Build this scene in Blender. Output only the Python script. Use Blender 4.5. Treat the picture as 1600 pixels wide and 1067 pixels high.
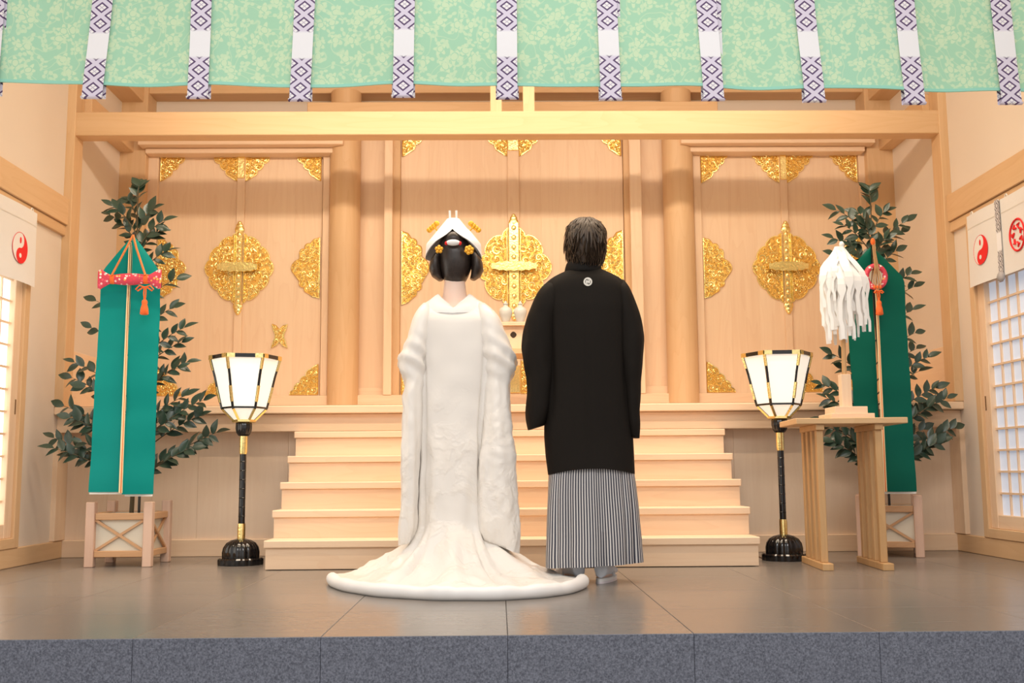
import bpy, bmesh, math, random
import numpy as np
from mathutils import Vector, Matrix, noise

for o in list(bpy.data.objects):
    bpy.data.objects.remove(o, do_unlink=True)
SC = bpy.context.scene
COL = SC.collection
random.seed(7)
PI = math.pi

# ------------------------------------------------------------------ camera
FPX, PITCH, YAW, ROLL, EYE = 1650.0, .1222, -.0137, -.0071, .519
_cp, _sp, _cy, _sy = math.cos(PITCH), math.sin(PITCH), math.cos(YAW), math.sin(YAW)
CF = Vector((-_sy*_cp, _cy*_cp, _sp))
_r0 = Vector((_cy, _sy, 0)); _u0 = _r0.cross(CF)
CR = math.cos(ROLL)*_r0 + math.sin(ROLL)*_u0
CU = -math.sin(ROLL)*_r0 + math.cos(ROLL)*_u0
CAMP = Vector((0, 0, EYE))
cam_d = bpy.data.cameras.new('camera'); cam = bpy.data.objects.new('camera', cam_d)
cam_d.sensor_width = 36; cam_d.lens = 36*FPX/1600; cam_d.clip_start = .05
cam.matrix_world = Matrix(((CR.x, CU.x, -CF.x, CAMP.x), (CR.y, CU.y, -CF.y, CAMP.y), (CR.z, CU.z, -CF.z, CAMP.z), (0, 0, 0, 1)))
COL.objects.link(cam); SC.camera = cam

def at(px, py, Y):
    """point of the photographed place seen at a pixel, on the plane at depth Y"""
    d = CF + CR*((px-800)/FPX) - CU*((py-533.5)/FPX)
    return CAMP + d*(Y/d.y)

# ------------------------------------------------------------------ world, lights, exposure
W = bpy.data.worlds.new('world'); SC.world = W; W.use_nodes = True
bgn = W.node_tree.nodes['Background']
bgn.inputs[0].default_value = (1.0, .965, .93, 1); bgn.inputs[1].default_value = 1.0
SC.view_settings.view_transform = 'Standard'; SC.view_settings.look = 'None'
SC.view_settings.gamma = 1; SC.view_settings.use_curve_mapping = False
SC.view_settings.exposure = 0.0

def area(name, loc, target, sx, sy, power, col):
    d = bpy.data.lights.new(name, 'AREA'); d.shape = 'RECTANGLE'; d.size = sx; d.size_y = sy
    d.energy = power; d.color = col
    o = bpy.data.objects.new(name, d); o.location = loc
    o.rotation_euler = (Vector(target)-Vector(loc)).to_track_quat('-Z', 'Y').to_euler()
    COL.objects.link(o); return o
# the strip of warm tubes hidden above the valance that lights the altar
area('altar_strip_light', (.08, 4.73, 3.19), (.08, 7.6, 1.6), 4.4, .10, 60, (1, .80, .58))
# neutral fill light added out of view to brighten the couple and valance
area('hall_fill_light', (.1, .6, 3.9), (.1, 4.8, .6), 3.0, 1.2, 68, (1, .96, .92))
# soft unseen light added over the stage to brighten the altar
area('stage_fill_light', (.08, 5.75, 3.70), (.08, 6.25, 0), 3.8, .9, 56, (1, .84, .66)).data.spread = 1.9

# ------------------------------------------------------------------ materials
class NT:
    def __init__(s, name):
        s.m = bpy.data.materials.new(name); s.m.use_nodes = True
        s.t = s.m.node_tree; s.b = s.t.nodes['Principled BSDF']
    def n(s, typ, **kw):
        nd = s.t.nodes.new(typ)
        for k, v in kw.items():
            if k.startswith('i_'):
                key = k[2:]; nd.inputs[int(key) if key.isdigit() else key.replace('_', ' ')].default_value = v
            else: setattr(nd, k, v)
        return nd
    def l(s, a, b): s.t.links.new(a, b)
    def math(s, op, a, b=None, c=None, clamp=False):
        nd = s.n('ShaderNodeMath', operation=op, use_clamp=clamp)
        for i, v in enumerate((a, b, c)):
            if v is None: continue
            if isinstance(v, (int, float)): nd.inputs[i].default_value = v
            else: s.l(v, nd.inputs[i])
        return nd.outputs[0]
    def mix(s, f, a, b):
        nd = s.n('ShaderNodeMix', data_type='RGBA')
        if isinstance(f, (int, float)): nd.inputs[0].default_value = f
        else: s.l(f, nd.inputs[0])
        for i, v in ((6, a), (7, b)):
            if isinstance(v, tuple): nd.inputs[i].default_value = (*v[:3], 1)
            else: s.l(v, nd.inputs[i])
        return nd.outputs[2]
    def col(s, v):
        if isinstance(v, tuple): s.b.inputs['Base Color'].default_value = (*v[:3], 1)
        else: s.l(v, s.b.inputs['Base Color'])
    def bump(s, h, strength, dist):
        nd = s.n('ShaderNodeBump', i_Strength=strength, i_Distance=dist)
        s.l(h, nd.inputs['Height']); s.l(nd.outputs[0], s.b.inputs['Normal'])
    def set(s, **kw):
        for k, v in kw.items(): s.b.inputs[k.replace('_', ' ')].default_value = v
        return s

def plain(name, col, rough=.6, metal=0., bump=0., bscale=60., spec=.5, var=0.):
    t = NT(name); t.set(Roughness=rough, Metallic=metal, Specular_IOR_Level=spec)
    t.col(col)
    if bump or var:
        tc = t.n('ShaderNodeTexCoord'); nz = t.n('ShaderNodeTexNoise', i_Scale=bscale, i_Detail=4.)
        t.l(tc.outputs['Object'], nz.inputs['Vector'])
        if bump: t.bump(nz.outputs['Fac'], bump, .01)
        if var: t.col(t.mix(nz.outputs['Fac'], tuple(c*(1-var) for c in col), tuple(min(1, c*(1+var)) for c in col)))
    return t.m

def wood(name, axis, light, dark, rough=.5, rings=.5):
    """pale cypress, the grain running along one axis; every board shifts the pattern"""
    t = NT(name); t.set(Roughness=rough, Specular_IOR_Level=.35)
    tc = t.n('ShaderNodeTexCoord'); oi = t.n('ShaderNodeObjectInfo')
    off = t.n('ShaderNodeVectorMath', operation='SCALE'); off.inputs[0].default_value = (7.3, 4.1, 9.7)
    t.l(oi.outputs['Random'], off.inputs['Scale'])
    add = t.n('ShaderNodeVectorMath', operation='ADD'); t.l(tc.outputs['Object'], add.inputs[0]); t.l(off.outputs[0], add.inputs[1])
    s1 = [26., 26., 26.]; s1[axis] = .9
    mp = t.n('ShaderNodeMapping'); mp.inputs['Scale'].default_value = s1; t.l(add.outputs[0], mp.inputs['Vector'])
    nz = t.n('ShaderNodeTexNoise', i_Scale=1., i_Detail=5., i_Roughness=.62); t.l(mp.outputs[0], nz.inputs['Vector'])
    s2 = [5., 5., 5.]; s2[axis] = .55
    mp2 = t.n('ShaderNodeMapping'); mp2.inputs['Scale'].default_value = s2; t.l(add.outputs[0], mp2.inputs['Vector'])
    n2 = t.n('ShaderNodeTexNoise', i_Scale=1., i_Detail=2.); t.l(mp2.outputs[0], n2.inputs['Vector'])
    w = t.math('FRACT', t.math('MULTIPLY', n2.outputs['Fac'], 13.))          # year rings
    w = t.math('POWER', w, 3.)
    f = t.math('ADD', t.math('MULTIPLY', nz.outputs['Fac'], .9), t.math('MULTIPLY', w, rings*.45))
    f = t.math('ADD', f, t.math('MULTIPLY', t.math('SUBTRACT', oi.outputs['Random'], .5), .30))
    f = t.math('SUBTRACT', f, .18, clamp=True)
    t.col(t.mix(f, light, dark))
    t.bump(nz.outputs['Fac'], .05, .01)
    return t.m

WL, WD = (.87, .665, .475), (.76, .52, .34)
M = {}
for k, ax in (('x', 0), ('y', 1), ('z', 2)):
    M['wood_'+k] = wood('pale_cypress_'+k, ax, WL, WD)
    M['beam_'+k] = wood('honey_cypress_'+k, ax, (.73, .50, .295), (.62, .385, .195))
M['panel_z'] = wood('wall_panel_cypress', 2, (.86, .69, .53), (.77, .58, .43), rings=.35)
M['post_wood'] = wood('planter_post_wood', 2, (.74, .52, .40), (.60, .38, .28))
M['rail_wood'] = wood('planter_rail_wood', 0, (.66, .40, .22), (.54, .29, .14))
M['table_wood'] = wood('offering_table_wood', 2, (.62, .39, .19), (.48, .27, .11))
M['table_wood_x'] = wood('offering_table_top_wood', 0, (.70, .47, .26), (.58, .36, .17))
M['plaster'] = plain('cream_plaster', (.75, .655, .56), .9, bump=.05, bscale=220)
M['ceiling'] = plain('ceiling_board', (.60, .42, .26), .7)
M['kick'] = plain('dark_joint', (.02, .018, .015), .9)
M['grout'] = plain('grey_grout', (.085, .075, .066), .8)
M['back_wood'] = plain('brown_backing', (.45, .30, .19), .8)  # one plain brown for the backing behind the boards
M['gold'] = plain('polished_gold_leaf', (1.0, .80, .34), .26, 1., bump=.20, bscale=70)
M['gold_flat'] = plain('gold_ground', (.80, .48, .12), .36, 1., bump=.3, bscale=120)  # darkened gold paints the shade in the recesses between scrolls
M['lacquer'] = plain('black_lacquer', (.008, .008, .009), .09, spec=.6)
M['white_silk'] = plain('white_silk', (.86, .845, .83), .55)
M['tabi'] = plain('white_cotton', (.80, .83, .90), .8, bump=.1, bscale=300)
M['zori'] = plain('zori_sole', (.78, .72, .74), .5)
M['skin'] = NT('skin').set(Roughness=.5, Subsurface_Weight=.12, Subsurface_Scale=.01).m
M['skin'].node_tree.nodes['Principled BSDF'].inputs['Base Color'].default_value = (.88, .64, .52, 1)
M['eye'] = plain('dark_eye', (.02, .015, .012), .2)
M['porcelain'] = plain('white_porcelain', (.60, .60, .57), .18)
M['hole'] = plain('hole_shade', (.05, .03, .02), .9)  # dark colour painted for the shade inside the hole
M['leaf'] = plain('sakaki_leaf', (.030, .060, .040), .30, spec=.6, bscale=14, var=.45)
M['bark'] = plain('branch_bark', (.10, .075, .04), .8)
M['pole_dark'] = plain('dark_pole', (.03, .03, .028), .5)
M['jade_silk'] = plain('jade_green_silk', (.0, .245, .22), .60, bump=.06, bscale=14, spec=.15)
M['pine_silk'] = plain('pine_green_silk', (.0, .110, .075), .60, bump=.06, bscale=14, spec=.15)
M['cream_silk'] = plain('cream_silk_edge', (.86, .66, .36), .5)
M['red_silk'] = plain('red_silk_edge', (.55, .02, .04), .5)
M['white_edge'] = plain('white_silk_edge', (.85, .82, .76), .5)
M['orange_cord'] = plain('orange_cord', (.86, .15, .02), .7, bump=.4, bscale=220)
M['rust_cord'] = plain('rust_cord', (.72, .23, .06), .7, bump=.4, bscale=220)
M['brown_cord'] = plain('brown_cord', (.45, .25, .11), .7, bump=.4, bscale=220)
M['tassel'] = plain('orange_tassel', (.90, .16, .03), .75, bump=.5, bscale=150)
M['paper'] = plain('white_shide_paper', (.88, .88, .87), .7)
M['beige'] = plain('planter_liner', (.74, .68, .56), .8)
M['noren'] = plain('white_noren_cloth', (.80, .78, .76), .85, bump=.08, bscale=60)
M['crest_red'] = plain('crest_red_print', (.82, .02, .02), .8)
M['crest_white'] = plain('crest_white_print', (.84, .81, .79), .8)
M['crest_ivory'] = plain('kamon_ivory', (.80, .77, .70), .8)
M['kanzashi'] = plain('amber_kanzashi', (.86, .42, .03), .30, .35)
M['mirror'] = plain('mirror_disc', (.80, .70, .55), .12, 1.)
M['cable'] = plain('cord_brown', (.18, .08, .03), .5)
M['handle'] = plain('bronze_pull', (.22, .13, .06), .4, .6)
M['lower_floor'] = plain('hall_floor', (.35, .30, .26), .5)

def m_floor():
    t = NT('polished_grey_stone'); t.set(Specular_IOR_Level=.55)
    tc = t.n('ShaderNodeTexCoord'); oi = t.n('ShaderNodeObjectInfo')
    mp = t.n('ShaderNodeMapping'); mp.inputs['Scale'].default_value = (3., 14., 3.); t.l(tc.outputs['Object'], mp.inputs['Vector'])
    nz = t.n('ShaderNodeTexNoise', i_Scale=1.2, i_Detail=6., i_Roughness=.6); t.l(mp.outputs[0], nz.inputs['Vector'])
    f = t.math('ADD', t.math('MULTIPLY', nz.outputs['Fac'], .8), t.math('MULTIPLY', oi.outputs['Random'], .3))
    t.col(t.mix(f, (.165, .143, .125), (.250, .220, .194)))
    t.l(t.math('MULTIPLY_ADD', nz.outputs['Fac'], .05, .22), t.b.inputs['Roughness'])
    return t.m
M['floor'] = m_floor()
def m_granite():
    t = NT('blue_grey_granite'); t.set(Roughness=.6)
    tc = t.n('ShaderNodeTexCoord')
    nz = t.n('ShaderNodeTexNoise', i_Scale=170., i_Detail=3., i_Roughness=.8); t.l(tc.outputs['Object'], nz.inputs['Vector'])
    cr = t.n('ShaderNodeValToRGB'); cr.color_ramp.elements[0].position = .36; cr.color_ramp.elements[1].position = .66
    cr.color_ramp.elements[0].color = (.060, .068, .095, 1); cr.color_ramp.elements[1].color = (.21, .23, .29, 1)
    t.l(nz.outputs['Fac'], cr.inputs[0]); t.col(cr.outputs[0]); t.bump(nz.outputs['Fac'], .2, .003)
    return t.m
M['granite'] = m_granite()
def m_emit(name, col, strength, base=(.9, .9, .88)):
    t = NT(name); t.set(Roughness=.7, Emission_Strength=strength); t.col(base)
    t.b.inputs['Emission Color'].default_value = (*col, 1); return t.m
M['lamp_paper'] = m_emit('lit_lantern_paper', (1.0, .90, .74), .50)
M['shoji_left'] = m_emit('sunlit_shoji_paper', (.97, 1.0, .96), 1.6)
M['shoji_right'] = m_emit('shoji_paper', (.62, .76, 1.0), .30, (.62, .68, .78))  # glow and blue tint stand in for daylight through the paper

def m_curtain():
    """pale green brocade, flowers, leaves and curling stems woven in a yellower thread"""
    t = NT('green_floral_brocade'); t.set(Roughness=.65, Specular_IOR_Level=.3)
    uv = t.n('ShaderNodeUVMap')
    nz = t.n('ShaderNodeTexNoise', i_Scale=9., i_Detail=1.); t.l(uv.outputs[0], nz.inputs['Vector'])
    wob = t.n('ShaderNodeVectorMath', operation='SCALE', i_Scale=.035)
    sub = t.n('ShaderNodeVectorMath', operation='SUBTRACT'); sub.inputs[1].default_value = (.5, .5, .5)
    t.l(nz.outputs['Color'], sub.inputs[0]); t.l(sub.outputs[0], wob.inputs[0])
    pos = t.n('ShaderNodeVectorMath', operation='ADD'); t.l(uv.outputs[0], pos.inputs[0]); t.l(wob.outputs[0], pos.inputs[1])
    def petals(scale, n, r0, amp, seed):
        mp = t.n('ShaderNodeMapping'); mp.inputs['Location'].default_value = (seed, seed*1.7, 0); mp.inputs['Scale'].default_value = (scale, scale, 0)
        t.l(pos.outputs[0], mp.inputs['Vector'])
        vo = t.n('ShaderNodeTexVoronoi', voronoi_dimensions='2D', i_Scale=1., i_Randomness=.85); t.l(mp.outputs[0], vo.inputs['Vector'])
        df = t.n('ShaderNodeVectorMath', operation='SUBTRACT'); t.l(mp.outputs[0], df.inputs[0]); t.l(vo.outputs['Position'], df.inputs[1])
        sp = t.n('ShaderNodeSeparateXYZ'); t.l(df.outputs[0], sp.inputs[0])
        ang = t.math('ARCTAN2', sp.outputs[1], sp.outputs[0])
        sc = t.n('ShaderNodeSeparateColor'); t.l(vo.outputs['Color'], sc.inputs[0])
        ph = t.math('MULTIPLY', sc.outputs[0], 6.28)
        c = t.math('COSINE', t.math('ADD', t.math('MULTIPLY', ang, float(n)), ph))
        rad = t.math('MULTIPLY_ADD', c, amp, r0)
        d = t.math('SUBTRACT', rad, vo.outputs['Distance'])
        return t.math('MULTIPLY', d, 22., clamp=True), vo.outputs['Distance']
    fl, fd = petals(11., 5, .30, .09, .3)
    ring = t.math('GREATER_THAN', t.math('ABSOLUTE', t.math('SUBTRACT', fd, .17)), .022)
    fl = t.math('MULTIPLY', fl, ring)
    lf, ld = petals(17., 2, .20, .17, 4.1)
    l3, _ = petals(14., 3, .19, .13, 9.4)
    n2 = t.n('ShaderNodeTexNoise', i_Scale=8.5, i_Detail=.5); t.l(pos.outputs[0], n2.inputs['Vector'])
    fr = t.math('ABSOLUTE', t.math('SUBTRACT', t.math('FRACT', t.math('MULTIPLY', n2.outputs['Fac'], 7.)), .5))
    vine = t.math('SUBTRACT', 1., t.math('MULTIPLY', fr, 11.), clamp=True)
    f = t.math('MAXIMUM', t.math('MAXIMUM', fl, t.math('MULTIPLY', lf, .85)), t.math('MAXIMUM', t.math('MULTIPLY', l3, .8), t.math('MULTIPLY', vine, .8)))
    n3 = t.n('ShaderNodeTexNoise', i_Scale=1.6, i_Detail=1.); t.l(uv.outputs[0], n3.inputs['Vector'])
    g = t.mix(n3.outputs['Fac'], (.36, .66, .49), (.41, .68, .45))
    t.col(t.mix(t.math('MULTIPLY', f, .66), g, (.70, .82, .54)))
    wv = t.n('ShaderNodeTexNoise', i_Scale=600., i_Detail=1.); t.l(uv.outputs[0], wv.inputs['Vector'])
    t.bump(wv.outputs['Fac'], .06, .002)
    # the cloth is opaque
    return t.m
M['curtain'] = m_curtain()
M['curtain_hem'] = plain('teal_hem', (.30, .66, .53), .6)

def m_strap(name, v0, v1, cell, dark, mid):
    """woven band: lozenges, with one plain white stretch between v0 and v1 (uv v is metres)"""
    t = NT(name); t.set(Roughness=.7)
    uv = t.n('ShaderNodeUVMap'); sp = t.n('ShaderNodeSeparateXYZ'); t.l(uv.outputs[0], sp.inputs[0])
    u = t.math('ABSOLUTE', t.math('MULTIPLY_ADD', sp.outputs[0], 2., -1.))
    v = t.math('ABSOLUTE', t.math('MULTIPLY_ADD', t.math('FRACT', t.math('DIVIDE', sp.outputs[1], cell)), 2., -1.))
    d = t.math('ADD', u, v); d = t.math('MINIMUM', d, t.math('SUBTRACT', 2., d))
    inner = t.math('SUBTRACT', u, v)
    cross = t.math('LESS_THAN', t.math('ABSOLUTE', inner), .06)
    dk = t.math('MULTIPLY', t.math('GREATER_THAN', d, .46), t.math('LESS_THAN', d, .70))
    bd = t.math('GREATER_THAN', d, .70)
    c = t.mix(dk, (.86, .84, .86), dark); c = t.mix(bd, c, mid)
    c = t.mix(t.math('MULTIPLY', cross, t.math('LESS_THAN', d, .46)), c, tuple(x*.75 for x in mid))
    a = t.math('MULTIPLY', t.math('SUBTRACT', sp.outputs[1], v0), 90., clamp=True)
    b = t.math('MULTIPLY', t.math('SUBTRACT', v1, sp.outputs[1]), 90., clamp=True)
    c = t.mix(t.math('MULTIPLY', a, b), c, (.86, .86, .89))
    t.col(c); return t.m
M['strap'] = m_strap('purple_lozenge_band', 2.372, 2.508, .076, (.10, .055, .15), (.70, .65, .78))
M['strap_side'] = m_strap('black_lozenge_band', 1.745, 1.865, .062, (.045, .035, .05), (.55, .52, .53))

def m_stripes():
    t = NT('navy_and_white_striped_silk'); t.set(Roughness=.5)
    uv = t.n('ShaderNodeUVMap'); sp = t.n('ShaderNodeSeparateXYZ'); t.l(uv.outputs[0], sp.inputs[0])
    f = t.math('FRACT', sp.outputs[0])
    a = t.math('ABSOLUTE', t.math('SUBTRACT', f, .5))
    s = t.math('MULTIPLY_ADD', a, 12., -2.7, clamp=True)
    t.col(t.mix(s, (.022, .024, .045), (.60, .58, .57)))
    return t.m
M['stripes'] = m_stripes()

def m_uchikake():
    t = NT('ivory_brocade_silk'); t.set(Roughness=.36, Specular_IOR_Level=.45, Sheen_Weight=.15)
    tc = t.n('ShaderNodeTexCoord')
    nz = t.n('ShaderNodeTexNoise', i_Scale=7., i_Detail=4., i_Distortion=.6); t.l(tc.outputs['Object'], nz.inputs['Vector'])
    vo = t.n('ShaderNodeTexVoronoi', feature='DISTANCE_TO_EDGE', i_Scale=16.); t.l(tc.outputs['Object'], vo.inputs['Vector'])
    w = t.n('ShaderNodeTexWave', wave_type='RINGS', i_Scale=7., i_Distortion=9., i_Detail=2., i_Detail_Scale=2.); t.l(tc.outputs['Object'], w.inputs['Vector'])
    sp = t.n('ShaderNodeSeparateXYZ'); t.l(tc.outputs['Object'], sp.inputs[0])
    low = t.math('MULTIPLY_ADD', sp.outputs[2], -2.2, 2.1, clamp=True)      # the woven design fades out above the waist
    mask = t.math('MULTIPLY', t.math('MULTIPLY', t.math('SUBTRACT', nz.outputs['Fac'], .47), 9., clamp=True), low)
    h = t.math('MULTIPLY', mask, t.math('ADD', t.math('MULTIPLY', w.outputs['Fac'], .6), .6))
    t.bump(h, .32, .012)
    t.col(t.mix(mask, (.83, .79, .74), (.85, .80, .735)))
    return t.m
M['uchikake'] = m_uchikake()
M['haori'] = plain('black_crepe_silk', (.0095, .0072, .0055), .75, bump=.05, bscale=240, spec=.16)
M['haori_collar'] = plain('black_collar_silk', (.007, .0055, .0045), .7, spec=.16)
def m_hair(name, a, b):
    t = NT(name); t.set(Roughness=.34 if 'black' in name else .5, Specular_IOR_Level=.5)
    tc = t.n('ShaderNodeTexCoord'); mp = t.n('ShaderNodeMapping'); mp.inputs['Scale'].default_value = (260., 260., 12.)
    t.l(tc.outputs['Object'], mp.inputs['Vector']); nz = t.n('ShaderNodeTexNoise', i_Scale=1., i_Detail=3.); t.l(mp.outputs[0], nz.inputs['Vector'])
    t.col(t.mix(nz.outputs['Fac'], a, b)); t.bump(nz.outputs['Fac'], .25, .004); return t.m
M['hair_b'] = m_hair('oiled_black_hair', (.010, .007, .006), (.045, .030, .024))
M['hair_g'] = m_hair('dark_brown_hair', (.014, .009, .006), (.095, .060, .036))
def m_brocade():
    t = NT('red_and_pink_brocade'); t.set(Roughness=.55)
    tc = t.n('ShaderNodeTexCoord')
    vo = t.n('ShaderNodeTexVoronoi', i_Scale=62.); t.l(tc.outputs['Object'], vo.inputs['Vector'])
    sc = t.n('ShaderNodeSeparateColor'); t.l(vo.outputs['Color'], sc.inputs[0])
    cr = t.n('ShaderNodeValToRGB'); cr.color_ramp.interpolation = 'CONSTANT'
    e = cr.color_ramp.elements; e[0].color = (.75, .04, .08, 1); e[0].position = 0
    e[1].color = (.85, .55, .55, 1); e[1].position = .35
    for p_, c_ in ((.6, (.80, .10, .16)), (.78, (.85, .45, .10)), (.9, (.85, .78, .72))):
        q = e.new(p_); q.color = (*c_, 1)
    t.l(sc.outputs[0], cr.inputs[0])
    ed = t.math('LESS_THAN', vo.outputs['Distance'], .42)
    t.col(t.mix(ed, (.62, .05, .09), cr.outputs[0])); return t.m
M['brocade'] = m_brocade()

# ------------------------------------------------------------------ mesh helpers
class MB:
    def __init__(s): s.v = []; s.f = []; s.uv = []; s.has_uv = False
    def add(s, vs, fs, uvs=None):
        o = len(s.v); s.v += [tuple(p) for p in vs]
        for i, f in enumerate(fs):
            s.f.append(tuple(o+k for k in f)); s.uv.append(uvs[i] if uvs else None)
        if uvs: s.has_uv = True
        return s
    def box(s, x0, x1, y0, y1, z0, z1, b=0.):
        if b <= 0:
            vs = [(x, y, z) for x in (x0, x1) for y in (y0, y1) for z in (z0, z1)]
            return s.add(vs, [(0, 1, 3, 2), (4, 6, 7, 5), (0, 4, 5, 1), (2, 3, 7, 6), (0, 2, 6, 4), (1, 5, 7, 3)])
        bm = bmesh.new(); bmesh.ops.create_cube(bm, size=1)
        for v in bm.verts: v.co = Vector(((x0+x1)/2+v.co.x*(x1-x0), (y0+y1)/2+v.co.y*(y1-y0), (z0+z1)/2+v.co.z*(z1-z0)))
        b = min(b, abs(x1-x0)*.45, abs(y1-y0)*.45, abs(z1-z0)*.45)
        bmesh.ops.bevel(bm, geom=bm.edges[:], offset=b, segments=1, affect='EDGES')
        return s.bm(bm)
    def bm(s, bm):
        bm.verts.index_update()
        s.add([v.co[:] for v in bm.verts], [[v.index for v in f.verts] for f in bm.faces]); bm.free(); return s
    def bar(s, p, q, w, h, up=(0, 0, 1)):
        p, q = Vector(p), Vector(q); d = (q-p).normalized(); up = Vector(up)
        a = d.cross(up)
        if a.length < 1e-4: a = d.cross(Vector((1, 0, 0)))
        a.normalize(); c = a.cross(d)
        vs = [e + a*(sx*w/2) + c*(sz*h/2) for e in (p, q) for sx, sz in ((-1, -1), (1, -1), (1, 1), (-1, 1))]
        return s.add(vs, [(0, 1, 2, 3), (7, 6, 5, 4), (0, 4, 5, 1), (1, 5, 6, 2), (2, 6, 7, 3), (3, 7, 4, 0)])
    def tube(s, pts, rad, n=6, flat=1., up=None, cap=True):
        pts = [Vector(p) for p in pts]; k = len(pts); vs = []; fs = []
        rr = rad if hasattr(rad, '__len__') else [rad]*k
        prev = Vector(up) if up else None
        for i, p in enumerate(pts):
            d = (pts[min(i+1, k-1)]-pts[max(i-1, 0)])
            d = d.normalized() if d.length > 1e-9 else Vector((0, 0, 1))
            if prev is None: prev = Vector((0, 0, 1)) if abs(d.z) < .9 else Vector((1, 0, 0))
            a = d.cross(prev)
            if a.length < 1e-5: a = d.cross(Vector((.3, 1, .2)))
            a.normalize(); c = a.cross(d)
            if not up: prev = c
            for j in range(n):
                th = 2*PI*j/n; vs.append(p + a*(rr[i]*math.cos(th)) + c*(rr[i]*flat*math.sin(th)))
        for i in range(k-1):
            for j in range(n):
                j2 = (j+1) % n; fs.append((i*n+j, i*n+j2, (i+1)*n+j2, (i+1)*n+j))
        if cap: fs += [tuple(range(n-1, -1, -1)), tuple(range((k-1)*n, k*n))]
        return s.add(vs, fs)
    def loft(s, rings, close=True, cap0=True, cap1=True, uvf=None):
        n = len(rings[0]); k = len(rings); vs = [p for r in rings for p in r]; fs = []; uvs = []
        for i in range(k-1):
            for j in range(n if close else n-1):
                j2 = (j+1) % n; fs.append((i*n+j, i*n+j2, (i+1)*n+j2, (i+1)*n+j))
                if uvf: uvs.append((uvf(i, j), uvf(i, j+1), uvf(i+1, j+1), uvf(i+1, j)))
        if close and cap0: fs.append(tuple(range(n-1, -1, -1))); uvs.append([(0, 0)]*n)
        if close and cap1: fs.append(tuple(range((k-1)*n, k*n))); uvs.append([(0, 0)]*n)
        return s.add(vs, fs, uvs if uvf else None)
    def lathe(s, prof, c, n=24, rib=None):
        rings = []
        for r, z in prof:
            rings.append([(c[0]+(r*(1+(rib(j/n*2*PI, z) if rib else 0)))*math.cos(2*PI*j/n), c[1]+(r*(1+(rib(j/n*2*PI, z) if rib else 0)))*math.sin(2*PI*j/n), c[2]+z) for j in range(n)])
        return s.loft(rings)
    def ball(s, c, rx, ry, rz, n=12, m=8, rot=None):
        rings = []
        for i in range(m+1):
            ph = -PI/2 + PI*i/m; r = max(math.cos(ph), .02)
            ring = []
            for j in range(n):
                p = Vector((rx*r*math.cos(2*PI*j/n), ry*r*math.sin(2*PI*j/n), rz*math.sin(ph)))
                if rot: p = rot @ p
                ring.append(p+Vector(c))
            rings.append(ring)
        return s.loft(rings)
    def prism(s, poly, f, d0, d1):
        """polygon of (a, b) pairs; f(a, b, d) -> point; extruded from depth d0 to d1"""
        n = len(poly)
        vs = [f(a, b, d0) for a, b in poly] + [f(a, b, d1) for a, b in poly]
        return s.add(vs, [tuple(range(n)), tuple(range(2*n-1, n-1, -1))] + [(i, i+n, (i+1) % n+n, (i+1) % n) for i in range(n)])
    def xf(s, mat):
        s.v = [tuple(mat @ Vector(p)) for p in s.v]; return s
    def mesh(s, name, mat, smooth=False, ang=40):
        me = bpy.data.meshes.new(name); me.from_pydata(s.v, [], s.f)
        if s.has_uv:
            ul = me.uv_layers.new(name='UVMap'); k = 0
            for fi, f in enumerate(s.f):
                uu = s.uv[fi]
                for j in range(len(f)):
                    ul.data[k].uv = uu[j] if uu else (0, 0); k += 1
        bm = bmesh.new(); bm.from_mesh(me); bmesh.ops.recalc_face_normals(bm, faces=bm.faces[:]); bm.to_mesh(me); bm.free()
        if smooth:
            me.polygons.foreach_set('use_smooth', [True]*len(me.polygons)); me.set_sharp_from_angle(angle=math.radians(ang))
        if mat: me.materials.append(M[mat] if isinstance(mat, str) else mat)
        me.update(); return me

def link(name, me, parent=None, label=None, cat=None, group=None, kind=None):
    o = bpy.data.objects.new(name, me); COL.objects.link(o)
    if parent:
        o.parent = parent; o.matrix_parent_inverse = Matrix.Translation(-parent.location)
    if label: o['label'] = label
    if cat: o['category'] = cat
    if group: o['group'] = group
    if kind: o['kind'] = kind
    return o
def part(name, mb, mat, parent, smooth=False, ang=40, label=None, kind=None):
    return link(name, mb.mesh(name, mat, smooth, ang), parent, label=label, kind=kind)
def thing(name, loc, label, cat, group=None, kind=None):
    o = link(name, None, None, label, cat, group, kind); o.location = loc; o.empty_display_size = .1; return o
def struct(name, mb, mat, label, cat, smooth=False):
    return link(name, mb.mesh(name, mat, smooth), None, label, cat, None, 'structure')

# ------------------------------------------------------------------ the setting
XL, XR = -2.76, 2.93              # plaster faces of the side walls
YF, YB, YD = 3.46, 6.78, 7.65     # stage edge, lower back wall, doors of the sanctuary
XC = .085
ZC = 3.75                         # ceiling

# floor of stone slabs
fl = struct('floor', MB().box(XL-.05, XR+.05, YF+.03, YB+.02, -.10, -.008), 'grout', 'polished grey stone floor of the stage', 'floor')
tile0 = MB().box(-.2975, .2975, 0, .595, -.05, 0, .0015)
ys = [YF + .6*i for i in range(6)]
x0 = .027
for j, y in enumerate(ys):
    y1 = min(y+.598, YB)
    for i in range(-5, 6):
        a, b = max(x0+.595*(i-1)+.001, XL), min(x0+.595*i-.001, XR)
        if b-a < .02: continue
        part('stone_slab', MB().box(a, b, y, y1, -.05, 0, .0012), 'floor', fl)
wf = struct('wall_front', MB().box(XL-.4, XR+.4, YF+.03, YF+.06, -.40, -.05), 'grout', 'speckled blue-grey granite riser along the front of the stage', 'riser')
for i in range(-6, 7):
    a, b = x0+.595*(i-1)+.0006, x0+.595*i-.0006
    part('granite_slab', MB().box(a, b, YF-.004, YF+.028, -.40, -.001, .001), 'granite', wf)
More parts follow.
